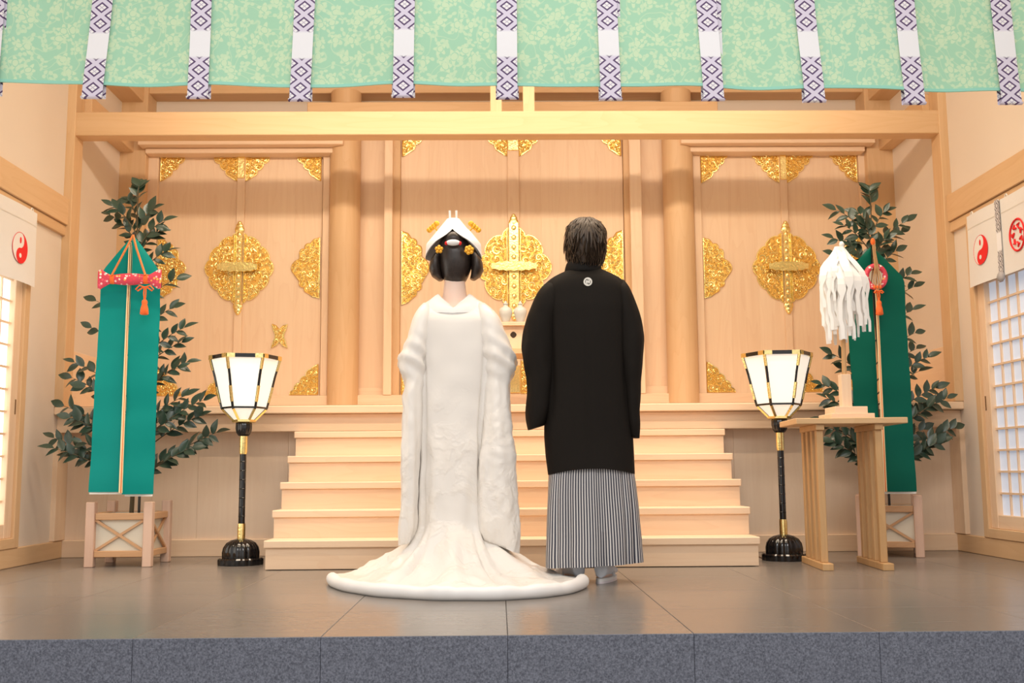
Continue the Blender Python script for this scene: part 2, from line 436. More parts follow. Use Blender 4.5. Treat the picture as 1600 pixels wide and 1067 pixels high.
struct('floor_hall', MB().box(-7, 7, -7, YF+.04, -.46, -.40), 'lower_floor', 'floor of the hall in front of the stage', 'floor')

# back wall below the platform
wb = struct('wall_back', MB().box(XL-.1, XR+.1, YB+.02, YB+.08, 0, .95), 'back_wood', 'pale wooden panelling below the sanctuary platform', 'wall')
nb = 20; bw = (XR-XL)/nb
for i in range(nb):
    a = XL+bw*i
    if a > -1.15 and a+bw < 1.32: continue
    part('board', MB().box(a+.0004, a+bw-.0004, YB, YB+.02, .10, .79, .001), 'panel_z', wb)
for a, b in ((XL, -1.262), (1.41, XR)):
    o = struct('baseboard_back', MB().box(a, b, YB-.022, YB, 0, .108, .004), 'wood_x', 'pale wooden baseboard under the back panelling, %s of the stairs' % ('left' if a < 0 else 'right'), 'baseboard')
# platform: beam, nosing, floor
pf = thing('trim_1', (XC, 6.7, .78), 'layered pale wooden beam and nosing along the edge of the sanctuary platform', 'platform edge', kind='structure')
part('edge_beam', MB().box(XL, XR, 6.655, 6.80, .776, .884, .003), 'wood_x', pf)
part('nosing', MB().box(XL, XR, 6.60, 6.80, .886, .934, .005), 'wood_x', pf)
part('platform_floor', MB().box(XL, XR, 6.80, YD+.2, .80, .934), 'wood_x', pf)
# threshold the doors stand on
part('threshold', MB().box(XL+.05, XR-.05, YD-.07, YD+.2, .934, 1.068, .004), 'wood_x', pf)

# stairs
st = thing('altar_stairs', (XC, 5.77, 0), 'five-step pale wooden staircase rising to the sanctuary platform', 'stairs')
SX0, SX1 = -1.262, 1.412
for k in range(5):
    yf = 5.77 + .2*k; zt = .1575 + .1535*k
    part('riser', MB().box(SX0+.008, SX1-.008, yf+.016, min(yf+.216, YB-.002), zt-.1535+(.0 if k else -.004+.004), zt-.041, .001), 'wood_x', st)
    part('tread', MB().box(SX0, SX1, yf, min(yf+.236, YB-.002), zt-.040, zt, .004), 'wood_x', st)
part('stair_core', MB().box(SX0+.02, SX1-.02, 6.74, 6.755, 0, .70), 'wood_x', st)

# side walls, with the wooden frame in front of the plaster
def side_wall(sgn, X, nm):
    def bx(d0, d1, y0, y1, z0, z1, b=.003):   # d = distance from the plaster face into the room
        a, c = X-sgn*d0, X-sgn*d1
        return MB().box(min(a, c), max(a, c), y0, y1, z0, z1, b)
    yj = 6.14 if sgn < 0 else 6.37            # end of the sliding screen's jamb
    w = MB()
    def raw(y0, y1, z0, z1): w.box(min(X, X+sgn*.12), max(X, X+sgn*.12), y0, y1, z0, z1)
    raw(yj, 7.9, -.05, ZC); raw(2.9, yj, 2.02, ZC); raw(2.9, yj, -.05, .16); raw(2.9, 3.6, .16, 2.02)
    side = 'left' if sgn < 0 else 'right'
    ws = struct('wall_'+nm, w, 'plaster', 'cream plaster wall on the %s of the stage, framed in wood' % side, 'wall')
    part('rail_beam', bx(-.01, .035, 2.9, 6.62, 2.088, 2.258), 'beam_y', ws)
    part('lower_rail', bx(-.01, .022, 2.9, 6.70, 2.020, 2.084), 'beam_y', ws)
    part('post', bx(-.02, .054, 6.60, 6.74, .936, ZC, .004), 'beam_z', ws)
    part('lower_post', bx(-.02, .030, 6.62, 6.78, .11, .776, .003), 'wood_z', ws)
    part('alcove_rail', bx(-.01, .05, 6.74, YD, .936, 1.30), 'wood_y', ws)
    part('alcove_head_rail', bx(-.01, .10, 6.74, YD, 2.86, 2.99), 'beam_y', ws)
    part('alcove_top_rail', bx(-.01, .16, 6.74, YD, 3.24, ZC), 'beam_y', ws)
    part('corner_post', bx(-.02, .19, YD-.10, YD+.1, .934, ZC, .004), 'beam_z', ws)
    struct('baseboard_'+nm, bx(0, .024, 2.9, YB-.022, 0, .108, .004), 'beam_y', 'wooden baseboard along the %s wall' % side, 'baseboard')
    # the sliding paper screen
    y1 = yj; y0 = 3.7
    wn = thing('window_1' if sgn < 0 else 'window_2', (X, y1, .11), 'sunlit paper sliding screen in the left wall, white with glare' if sgn < 0 else 'blue-white paper sliding screen with a wooden lattice in the right wall', 'window', kind='structure')
    part('jamb', bx(-.05, .028, y1-.065, y1, .108, 2.02), 'beam_z', wn)
    part('sill', bx(-.05, .03, y0, y1-.065, .108, .165), 'beam_y', wn)
    ys_ = y1-.065
    part('stile', bx(-.035, .010, ys_-.085, ys_, .165, 2.02), 'wood_z', wn)
    part('bottom_rail', bx(-.035, .008, y0, ys_-.085, .165, .245), 'wood_y', wn)
    part('paper', bx(-.030, -.024, y0, ys_-.085, .245, 2.02, 0), 'shoji_left' if sgn < 0 else 'shoji_right', wn)
    part('finger_pull', bx(.008, .013, ys_-.030, ys_-.018, .86, .945, .001), 'handle', wn)
    for k in range(1, 15):
        z = .245 + k*.1255
        if z < 2.0: part('lattice_bar', bx(-.024, -.010, y0, ys_-.085, z-.006, z+.006, 0), 'wood_y', wn)
    k = 1
    while ys_-.085-k*.118 > y0:
        y = ys_-.085-k*.118; part('lattice_upright', bx(-.024, -.012, y-.005, y+.005, .245, 2.02, 0), 'wood_z', wn); k += 1
    return ws
side_wall(-1, XL, 'left'); side_wall(1, XR, 'right')

# the tie beam across the front of the sanctuary, with the twin struts on it
tb = thing('trim_2', (XC, 6.68, 2.69), 'long honey-coloured tie beam across the front of the sanctuary', 'beam', kind='structure')
part('tie_beam', MB().box(XL+.05, XR-.05, 6.61, 6.735, 2.680, 2.836, .004), 'beam_x', tb)
for px in (775, 826):
    x = at(px, 150, 6.64).x; part('strut', MB().box(x-.038, x+.038, 6.625, 6.70, 2.836, 3.45, .003), 'beam_z', tb)

# sanctuary: plaster above, lintels, columns, frames
def xd(px, py, Y=YD): return at(px, py, Y).x
wa = struct('wall_sanctuary', MB().box(XL-.1, XR+.1, YD+.10, YD+.2, .934, ZC), 'plaster', 'cream plaster wall high above the sanctuary doors', 'wall')
part('head_beam', MB().box(XL, XR, YD-.075, YD+.1, 3.315, ZC, .004), 'beam_x', wa)
cx0, cx1 = -1.36, 1.60
part('center_lintel', MB().box(cx0, cx1, YD-.30, YD+.1, 3.05, 3.165, .004), 'beam_x', wa)
LX0, LX1 = -1.115, 1.345
for a, b in ((XL+.16, LX0), (LX1, XR-.16)):
    part('side_lintel', MB().box(a, b, YD-.20, YD+.1, 2.885, 3.05, .004), 'wood_x', wa)
    part('lintel_moulding', MB().box(a+.03, b-.05, YD-.12, YD+.1, 2.845, 2.885, .004), 'wood_x', wa)
for px in (537.5, 1063):
    x = xd(px, 400, YD-.07)
    part('round_column', MB().lathe([(.112, .934), (.112, 3.32)], (x, YD-.05, 0), 40), 'beam_z', wa, True)
for pa, pb in ((560, 601), (1003, 1040)):
    a, b = xd(pa, 400, YD), xd(pb, 400, YD)
    part('infill_panel', MB().box(a, b, YD+.02, YD+.1, 1.068, 3.05), 'wood_z', wa)
    part('infill_foot', MB().box(a, b, YD-.01, YD+.02, 1.068, 1.125, .003), 'wood_x', wa)
for pa, pb in ((600, 613), (986, 1004)):
    a, b = xd(pa, 400, YD-.06), xd(pb, 400, YD-.06)
    part('door_post', MB().box(a, b, YD-.075, YD+.1, 1.068, 3.05, .003), 'wood_z', wa)
for pa, pb in ((613, 625.5), (976, 986)):
    a, b = xd(pa, 400, YD), xd(pb, 400, YD)
    part('door_reveal', MB().box(a, b, YD-.03, YD+.1, 1.068, 3.05, .003), 'beam_z', wa)
for a, b in ((XL+.17, -2.498), (2.698, XR-.17)):
    part('door_post', MB().box(a, b, YD-.035, YD+.1, 1.068, 2.89, .004), 'wood_z', wa)
for pa, pb in ((504, 515), (1085, 1097)):
    a, b = xd(pa, 400, YD), xd(pb, 400, YD)
    part('door_post', MB().box(a, b, YD-.035, YD+.1, 1.068, 2.89, .004), 'wood_z', wa)
struct('ceiling', MB().box(XL-.2, XR+.2, 4.55, YD+.3, ZC, ZC+.1), 'ceiling', 'wooden ceiling over the stage', 'ceiling')

# ---------------------------------------------------- gilt door fittings (real relief)
def inside(poly, x, y):
    c = False; n = len(poly)
    for i in range(n):
        x1, y1 = poly[i]; x2, y2 = poly[i-1]
        if (y1 > y) != (y2 > y) and x < (x2-x1)*(y-y1)/(y2-y1)+x1: c = not c
    return c
def edge_dist(poly, x, y):
    best = 9
    for i in range(len(poly)):
        ax, ay = poly[i-1]; bx_, by_ = poly[i]; dx, dy = bx_-ax, by_-ay
        t = max(0, min(1, ((x-ax)*dx+(y-ay)*dy)/(dx*dx+dy*dy+1e-12)))
        best = min(best, math.hypot(x-ax-t*dx, y-ay-t*dy))
    return best
def relief(poly, rs, seed, density=1.):
    """plate mesh (ground, thick edge) and scrollwork mesh; local x right, z up, the face towards -y"""
    f = lambda a, b, d: (a, -d, b)
    ground = MB().prism(poly, f, 0, .008)
    rnd = random.Random(seed); sw = MB()
    loop = [(a, -.009, b) for a, b in poly]; sw.tube(loop+[loop[0]], .0048, 5)
    xs = [p[0] for p in poly]; zs = [p[1] for p in poly]; placed = []
    tries = 0
    while tries < 5000:
        tries += 1
        x, z = rnd.uniform(min(xs), max(xs)), rnd.uniform(min(zs), max(zs))
        if not inside(poly, x, z): continue
        ed = edge_dist(poly, x, z)
        r = rs*rnd.choice((1., .8, .6, .45))
        r = min(r, ed*1.0)
        if r < rs*.32: continue
        if any(math.hypot(x-a, z-b) < (r+c)*.74 for a, b, c in placed): continue
        placed.append((x, z, r))
        ph, sg = rnd.uniform(0, 6.28), rnd.choice((-1, 1)); pts = []; rad = []
        for k in range(15):
            u = k/14; th = ph+sg*u*2*PI*1.45; rr = r*(.10+.90*(1-u))
            pts.append((x+rr*math.cos(th), -.008-.006*u, z+rr*math.sin(th))); rad.append(r*(.25-.08*u))
        sw.tube(pts, rad, 5)
        # a leaf leaving the scroll
        th = ph-sg*.35; sw.tube([(x+r*.9*math.cos(th), -.010, z+r*.9*math.sin(th)), (x+r*1.25*math.cos(th-sg*.5), -.013, z+r*1.25*math.sin(th-sg*.5)), (x+r*1.25*math.cos(th-sg*.95), -.009, z+r*1.25*math.sin(th-sg*.95))], [r*.10, r*.22, r*.03], 5)
    return ground.mesh('plate', 'gold_flat'), sw.mesh('scrollwork', 'gold', True)
def arc_lobes(p, q, n, depth):
    """scalloped edge between two points, n lobes bulging to the left of p->q"""
    out = []; dx, dy = q[0]-p[0], q[1]-p[1]; L = math.hypot(dx, dy); nx, ny = -dy/L, dx/L
    for i in range(n):
        for k in range(6):
            t = (i+k/6)/n; h = math.sin(PI*k/6)**.7*depth
            out.append((p[0]+dx*t+nx*h, p[1]+dy*t+ny*h))
    return out
def poly_corner(w, h):      # corner at origin, plate runs +x and -z
    return [(0, 0), (w*1.04, 0), (w, -h*.10)] + arc_lobes((w*.88, -h*.16), (w*.22, -h*.86), 3, .016) + [(w*.12, -h*.96), (0, -h*1.02)]
def poly_half(w, h):        # straight edge on x=0, bulging to +x
    up = [(0, h/2), (w*.22, h*.47)] + arc_lobes((w*.34, h*.40), (w*.70, h*.22), 2, .020) + arc_lobes((w*.72, h*.15), (w*.72, -h*.15), 1, .28*w)
    return up + arc_lobes((w*.70, -h*.22), (w*.34, -h*.40), 2, .020) + [(w*.22, -h*.47), (0, -h/2)]
def poly_boss(w, h, lob=6, amp=.06):
    pts = []; n = 144
    for i in range(n):
        th = 2*PI*i/n; c, s_ = math.cos(th), math.sin(th)
        e = 1/((abs(c)**1.6+abs(s_)**1.6)**(1/1.6)); r = .5*e*(1-amp+amp*abs(math.cos(lob*th))**.55)
        pts.append((w*r*c, h*r*s_))
    return pts
def poly_star():
    return [(-.055, .085), (-.028, .075), (0, .045), (.028, .075), (.055, .085), (.045, .045), (.032, .012), (.032, -.012), (.045, -.045), (.058, -.088), (.025, -.07), (0, -.042), (-.025, -.07), (-.058, -.088), (-.045, -.045), (-.032, -.012), (-.032, .012), (-.045, .045)]
G = {'corner': relief(poly_corner(.195, .215), .030, 1), 'half': relief(poly_half(.205, .45), .031, 2),
     'boss': relief(poly_boss(.50, .54, 6, .075), .034, 3), 'half_c': relief(poly_half(.20, .545), .034, 4),
     'boss_c': relief(poly_boss(.55, .62, 4, .15), .036, 5), 'corner_c': relief(poly_corner(.215, .235), .032, 6), 'star': relief(poly_star(), .022, 8)}
def plate(kind, x, z, y, parent, sx=1, sz=1, nm='corner_plate'):
    g, s_ = G[kind]
    o = link(nm, g, parent); o.location = (x, y, z); o.scale = (sx, 1, sz)
    q = link('scrollwork', s_, o); q.parent = o; q.matrix_parent_inverse = Matrix.Identity(4)
    return o
def sanctuary_door(name, label, x0, x1, z0, z1, xm0, xm1, big, star=False):
    d = thing(name, ((x0+x1)/2, YD, z0), label, 'door', kind='structure')
    nb = 4 if big else 3
    for a, b in ((x0, (xm0+xm1)/2-.001), ((xm0+xm1)/2+.001, x1)):
        bw = (b-a)/nb
        for i in range(nb): part('board', MB().box(a+bw*i+.0001, a+bw*(i+1)-.0001, YD, YD+.04, z0, z1, .0005), 'wood_z', d)
    part('meeting_stile', MB().box(xm0, xm1, YD-.018, YD, z0, z1, .003), 'wood_z', d)
    y = YD-.001; xm = (xm0+xm1)/2; c = 'corner_c' if big else 'corner'; e = .012
    for z, sz in ((z1-e, 1), (z0+e, -1)):
        plate(c, x0+e, z, y, d, 1, sz); plate(c, x1-e, z, y, d, -1, sz)
        for x, sx in ((xm0-.002, -1), (xm1+.002, 1)): plate(c, x, z, y, d, sx, sz)
    zm = z0+(z1-z0)*(.515 if not big else .462)
    hk = 'half_c' if big else 'half'
    plate(hk, x0+e, zm, y, d, 1, 1, 'edge_plate'); plate(hk, x1-e, zm, y, d, -1, 1, 'edge_plate')
    plate('boss_c' if big else 'boss', xm, zm, y, d, 1, 1, 'centre_boss')
    hh = .335 if big else .285
    bar = part('centre_strap', MB().box(xm0+.004, xm1-.004, YD-.034, YD-.018, zm-hh, zm+hh, .005), 'gold', d)
    part('strap_edge', MB().box(xm0-.012, xm0-.002, YD-.030, YD, zm-hh*.88, zm+hh*.88, .003).box(xm1+.002, xm1+.012, YD-.030, YD, zm-hh*.88, zm+hh*.88, .003), 'gold', bar)
    fin = MB()
    for s_ in (-1, 1):
        for k, (r, dz) in enumerate(((.036, 0), (.027, .032), (.016, .055))): fin.ball((xm, YD-.024, zm+s_*(hh+dz*.9)), r, .012, r*.9, 12, 6)
    for k in range(9):
        if abs(k-4) < 1: continue
        fin.ball((xm, YD-.034, zm+(k-4)*hh/4.6), .018, .008, .020, 10, 6)
    part('finial', fin, 'gold', bar, True)
    for z, sg in ((z1-e, -1), (z0+e, 1)):
        part('end_cap', MB().box(xm0+.002, xm1-.002, YD-.030, YD-.018, min(z, z+sg*.20), max(z, z+sg*.20), .004), 'gold', d)
    lw = .145 if not big else .165
    lk = MB(); pts = []
    for k in range(13):
        u = -1+k/6; pts.append((u*lw, .034*(1-.5*abs(u)**3)+.004*math.cos(k*PI)))
    poly = pts + [(a, -b) for a, b in pts[::-1]]
    lk.prism(poly, lambda a, b, dd: (xm+a, YD-.04-dd, zm+b), 0, .03)
    part('lock_bar', lk, 'gold', d, True, 30)
    if star:
        p = at(437, 525, YD); plate('star', p.x, p.z, y, d, 1, 1, 'star_plate')
    return d
ZD0 = 1.068
sanctuary_door('door_1', 'left double door of the sanctuary with gilt fittings behind the lit lantern', -2.50, -1.292, ZD0, 2.895, -1.920, -1.862, False, True)
sanctuary_door('door_2', 'tall central double door of the sanctuary behind the couple, with gilt fittings', -.712, .938, ZD0, 3.10, .080, .165, True)
sanctuary_door('door_3', 'right double door of the sanctuary with gilt fittings behind the paper wand', 1.512, 2.700, ZD0, 2.870, 2.108, 2.162, False)

# ------------------------------------------------------------------ the green valance
YV = 4.60
cu = thing('stage_valance', (XC, YV, 2.25), 'pale green floral brocade valance hanging across the top of the stage', 'curtain')
def vz(x):
    return float(np.interp(x, [-2.7, -2.23, -1.35, -.3, .07, 1.0, 2.4, 2.9], [2.272, 2.268, 2.252, 2.256, 2.250, 2.238, 2.222, 2.222])) + .004*math.sin(x*9)
def vy(x, z): return YV + .012*math.sin(x*6.3+.4) + .006*math.sin(x*14+z*2) + .008*math.sin(z*7+x*2)
c = MB(); nx, nz_ = 150, 14; X0, X1 = -2.72, 2.89
rows = []
for j in range(nz_+1):
    row = []
    for i in range(nx+1):
        x = X0+(X1-X0)*i/nx; zb = vz(x); z = zb+(3.1-zb)*j/nz_; row.append((x, vy(x, z), z))
    rows.append(row)
c.loft(rows, close=False, uvf=lambda i, j: (rows[i][j][0], rows[i][j][2]))
part('cloth', c, 'curtain', cu, True)
h = MB(); hr = []
for i in range(nx+1):
    x = X0+(X1-X0)*i/nx; z = vz(x); hr.append([(x, vy(x, z)-.004, z-.002), (x, vy(x, z)-.004, z+.012), (x, vy(x, z)+.004, z+.012), (x, vy(x, z)+.004, z-.002)])
part('hem', h.loft(hr), 'curtain_hem', cu)
for px, tilt in ((-8, 0), (153, -.012), (315, -.003), (473, -.008), (632, -.003), (792, .0), (950, .004), (1108, .008), (1263, .012), (1418, .012), (1569, .012)):
    xt = at(px, 60, YV).x; rows2 = []; zb = vz(xt)-.058
    n2 = 16; wv = .092
    for j in range(n2+1):
        z = zb+(3.1-zb)*j/n2; xo = xt+tilt*(2.42-z)/.2; dep = vy(xo, max(z, 2.3))-.014
        rows2.append([(xo-wv/2, dep, z), (xo+wv/2, dep, z)])
    s_ = MB().loft(rows2, close=False, uvf=lambda i, j: (j, rows2[i][0][2]))
    o = part('strap', s_, 'strap', cu)
    # the folded back end of the strap
    b = MB(); rb = []
    for k in range(8):
        th = -PI/2+PI*k/7; rb.append([(rows2[0][0][0]+.006*sd+(0 if sd < 0 else wv), rows2[0][0][1]+.014+.014*math.sin(th), zb-.010*math.cos(th)) for sd in (-1, 1)])
    rb.append([(p[0], p[1], 2.75) for p in rb[-1]])
    part('strap_fold', b.loft(rb, close=False, uvf=lambda i, j: (j, rb[i][0][2])), 'strap', o)
part('valance_rod', MB().tube([(X0, YV+.01, 3.1), (X1, YV+.01, 3.1)], .018, 10), 'beam_x', cu, True)

# ------------------------------------------------------------------ side norens with the red crests
def yin_yang(R):
    arc = lambda cx, cy, r, a0, a1, n=20: [(cx+r*math.cos(a0+(a1-a0)*k/n), cy+r*math.sin(a0+(a1-a0)*k/n)) for k in range(n+1)]
    # red comma: right outer half, bulb at the bottom
    red = arc(0, 0, R, PI/2, -PI/2) + arc(0, -R/2, R/2, -PI/2, -3*PI/2)[1:] + arc(0, R/2, R/2, -PI/2, PI/2)[1:-1]
    return red, arc(0, R*.5, R*.14, 0, 2*PI)[:-1], arc(0, -R*.5, R*.15, 0, 2*PI)[:-1]
def noren(sgn, X, y_edge, label, straps, crests):
    fx = X-sgn*.050
    def P(u, z, d=0.): # u = distance from the far edge towards the camera
        return (fx-sgn*(d+.006*math.sin(u*9)+.010*math.sin(u*4+z*5)*(2.05-z)), y_edge-u, z)
    L = 2.3; t = thing('crest_noren', (fx, y_edge, 1.6), label, 'curtain', 'white crest curtains on the side walls')
    g = []
    for j in range(13):
        z = 1.605+(2.045-1.605)*j/12; g.append([P(u*L/50, z, 0) for u in range(51)])
    part('cloth', MB().loft(g, close=False), 'noren', t, True)
    part('header_seam', MB().loft([[P(u*L/50, 1.962, .002) for u in range(51)], [P(u*L/50, 1.967, .003) for u in range(51)]], close=False), 'white_edge', t)
    for k in range(6):
        u = .06+k*.42; p = P(u, 2.05, .0)
        part('hook', MB().tube([(p[0]+sgn*.008, p[1]+.014*math.cos(a*PI/5), p[2]-.004+.018*math.sin(a*PI/5)) for a in range(11)], .004, 5), 'white_edge', t, True)
    for u in straps:
        r_ = [[P(u, 2.05-.48*j/12, .008), P(u+.05, 2.05-.48*j/12, .008)] for j in range(13)]
        part('strap', MB().loft(r_, close=False, uvf=lambda i, j: (j, r_[i][0][2])), 'strap_side', t)
        part('strap_end', MB().ball(P(u+.03, 1.60, .012), .02, .03, .03, 10, 6), 'strap_side', t, True)
    for u, z, R, kind in crests:
        h = -1 if sgn < 0 else 1      # screen right: away from the viewer on the left wall
        Q = lambda a, b, d: P(u+h*a, z+b, .003+d)
        if kind == 'tomoe':
            red, d1, d2 = yin_yang(R)
            disc = [(R*math.cos(k*PI/24), R*math.sin(k*PI/24)) for k in range(48)]
            cr = part('crest', MB().prism(disc, Q, 0, .001), 'crest_white', t)
            part('crest_ring', MB().tube([Q(a, b, .001) for a, b in disc+disc[:1]], .0016, 4), 'crest_red', cr)
            part('crest_comma', MB().prism(red, Q, .0012, .002), 'crest_red', cr)
            part('crest_dot', MB().prism([(a*.8, R*.5+(b-R*.5)*1.5) for a, b in d1], Q, .0012, .002), 'crest_red', cr)
            part('crest_eye', MB().prism(d2, Q, .0022, .003), 'crest_white', cr)
        else:
            disc = [(R*math.cos(k*PI/24), R*math.sin(k*PI/24)) for k in range(48)]
            ring = MB().tube([Q(a, b, .001) for a, b in disc+disc[:1]], .006, 4)
            for k in range(7):
                a0 = k*2*PI/7; ring.tube([Q(R*.45*math.cos(a0), R*.45*math.sin(a0), .001), Q(R*.62*math.cos(a0+.5), R*.62*math.sin(a0+.5), .001), Q(R*.78*math.cos(a0+.2), R*.78*math.sin(a0+.2), .001)], [.006, .010, .004], 4)
            part('crest', ring, 'crest_red', t)
noren(-1, XL, 6.125, 'white noren with a red comma crest on the left wall above the glaring screen', (.62, 1.6), ((.215, 1.795, .088, 'tomoe'),  (.95, 1.795, .085, 'ring')))
noren(1, XR, 6.30, 'white noren with red crests and a black lozenge strap on the right wall', (.375, 1.25), ((.175, 1.805, .088, 'tomoe'), (.60, 1.80, .088, 'ring'), (1.0, 1.80, .088, 'tomoe')))

# ------------------------------------------------------------------ lanterns on poles
def lantern(px, label, rot):
    b = at(px, 876, 6.17); cx, cy = b.x, 6.17
    t = thing('standing_lantern', (cx, cy, 0), label, 'floor lamp', 'pair of black and gold standing lanterns')
    c = (cx, cy, 0)
    petals = lambda th, z: .055*abs(math.cos(8*th))-.03
    part('foot_plate', MB().lathe([(.124, 0), (.126, .006), (.126, .032), (.118, .040), (.05, .041)], c, 96, lambda th, z: .05*abs(math.cos(8*th))-.02), 'lacquer', t, True, 30)
    part('dome_base', MB().lathe([(.103, .041), (.104, .070), (.098, .098), (.082, .122), (.055, .138), (.024, .146)], c, 128, petals), 'lacquer', t, True, 60)
    pole = part('pole', MB().lathe([(.0185, .14), (.0185, .72)], c, 20), 'lacquer', t, True)
    part('lower_ferrule', MB().lathe([(.0225, .130), (.0225, .215), (.0205, .232)], c, 20, lambda th, z: .04*math.sin(5*th) if z > .23 else 0), 'gold', t, True, 30)
    part('upper_ferrule', MB().lathe([(.0200, .628), (.0225, .640), (.0225, .735)], c, 20), 'gold', t, True, 30)
    for k in range(7): part('bamboo_node', MB().lathe([(.0185, 0), (.0202, .003), (.0185, .006)], (cx, cy, .27+k*.052), 16), 'lacquer', pole, True)
    part('cup', MB().lathe([(.012, .728), (.030, .734), (.042, .752), (.046, .775), (.046, .806), (.040, .814)], c, 96, lambda th, z: .06*abs(math.cos(6*th))-.03), 'lacquer', t, True, 60)
    n = 6; ang = [rot+2*PI*k/n for k in range(n)]
    def ring(r, z): return [Vector((cx+r*math.cos(a), cy+r*math.sin(a), z)) for a in ang]
    prof = [(.060, .826), (.126, .894), (.148, .985), (.168, 1.075), (.196, 1.178)]
    R = [ring(r, z) for r, z in prof]
    collar = part('collar', MB().loft([ring(.062, .810), ring(.068, .814), ring(.068, .826), ring(.060, .828)]), 'gold', t)
    for k in range(n):
        k2 = (k+1) % n; ins = .988
        def I(p): return Vector((cx+(p.x-cx)*ins, cy+(p.y-cy)*ins, p.z))
        part('lower_pane', MB().loft([[I(R[0][k]), I(R[0][k2])], [I(R[1][k]), I(R[1][k2])]], close=False), 'lamp_paper', t)
        part('upper_pane', MB().loft([[I(R[i][k]), I(R[i][k2])] for i in range(1, 5)], close=False), 'lamp_paper', t, True, 60)
        out = Vector((math.cos(ang[k]), math.sin(ang[k]), 0))
        rb = part('rib', MB().tube([R[i][k] for i in range(5)], .0085, 4), 'lacquer', t)
        def seg(i, j, f0, f1):
            return [R[i][k].lerp(R[j][k], f0)+out*.0018, R[i][k].lerp(R[j][k], f1)+out*.0018]
        for sg_ in ((3, 4, .35, 1.), (1, 2, .35, 1.), (2, 3, .0, .35), (0, 1, 0, .9)): part('gilt_mount', MB().tube(seg(*sg_), .0092, 4), 'gold', rb)
        part('waist_rail', MB().bar(R[1][k], R[1][k2], .010, .011), 'lacquer', t)
        e = [Vector((cx+1.022*(p.x-cx), cy+1.022*(p.y-cy), 1.186)) for p in (R[4][k], R[4][k2])]
        rm = part('rim', MB().bar(e[0], e[1], .016, .022), 'lacquer', t)
        for q0, q1 in ((0, .22), (.78, 1)): part('rim_mount', MB().bar(e[0].lerp(e[1], q0), e[0].lerp(e[1], q1), .0185, .0245), 'gold', rm)
    bulb = part('bulb', MB().ball((cx, cy, .98), .03, .03, .045, 12, 8), 'lamp_paper', t, True)
    d = bpy.data.lights.new('lantern_glow', 'POINT'); d.energy = 5; d.color = (1, .86, .66); d.shadow_soft_size = .10
    o = bpy.data.objects.new('lantern_glow', d); COL.objects.link(o); o.location = (cx, cy, 1.10)
    return t
lantern(376, 'lit black and gold lantern standing left of the stairs behind the bride', PI/2-.30)
lr = lantern(1226, 'lit black and gold lantern standing right of the stairs beside the offering table', PI/2-.62)
cb = [fl_ for fl_ in ((1.415, 6.30, .03), (1.45, 6.27, .034), (1.50, 6.22, .02), (1.53, 6.20, .006), (1.56, 6.18, .006))]
part('power_cord', MB().tube(cb, .004, 6), 'cable', lr, True)

# ------------------------------------------------------------------ planter stands
def planter(cx, cy, rz, label):
    t = thing('planter_stand', (cx, cy, 0), label, 'planter', 'wooden planter stands of the two sakaki trees')
    Rm = Matrix.Translation((cx, cy, 0)) @ Matrix.Rotation(rz, 4, 'Z'); h = .162; hp = .025
    P = lambda nm, mb, m, par=t: part(nm, mb.xf(Rm), m, par)
    for sx in (-1, 1):
        for sy in (-1, 1): P('post', MB().box(sx*h-hp, sx*h+hp, sy*h-hp, sy*h+hp, 0, .362, .004), 'post_wood')
    for k in range(4):
        Rk = Rm @ Matrix.Rotation(k*PI/2, 4, 'Z')
        part('rail', MB().box(-h+hp, h-hp, -h-.014, -h+.014, .262, .300, .003).xf(Rk), 'rail_wood', t)
        part('rail', MB().box(-h+hp, h-hp, -h-.014, -h+.014, .055, .090, .003).xf(Rk), 'rail_wood', t)
        part('liner_panel', MB().box(-h+.012, h-.012, -h+.010, -h+.018, .058, .296).xf(Rk), 'beige', t)
        a, b = Vector((-h+hp, -h-.002, .262)), Vector((h-hp, -h-.002, .090))
        part('cross_slat', MB().bar(a, b, .012, .014).xf(Rk), 'rail_wood', t)
        a, b = Vector((-h+hp, -h+.003, .090)), Vector((h-hp, -h+.003, .262))
        part('cross_slat', MB().bar(a, b, .012, .014).xf(Rk), 'rail_wood', t)
    P('soil', MB().box(-h+.02, h-.02, -h+.02, h-.02, .20, .27), 'bark')
    return Rm
planter(-2.138, 6.235, 0., 'wooden planter stand with crossed slats at the foot of the left tree')
planter(2.375, 6.48, -.34, 'wooden planter stand with crossed slats behind the offering table')

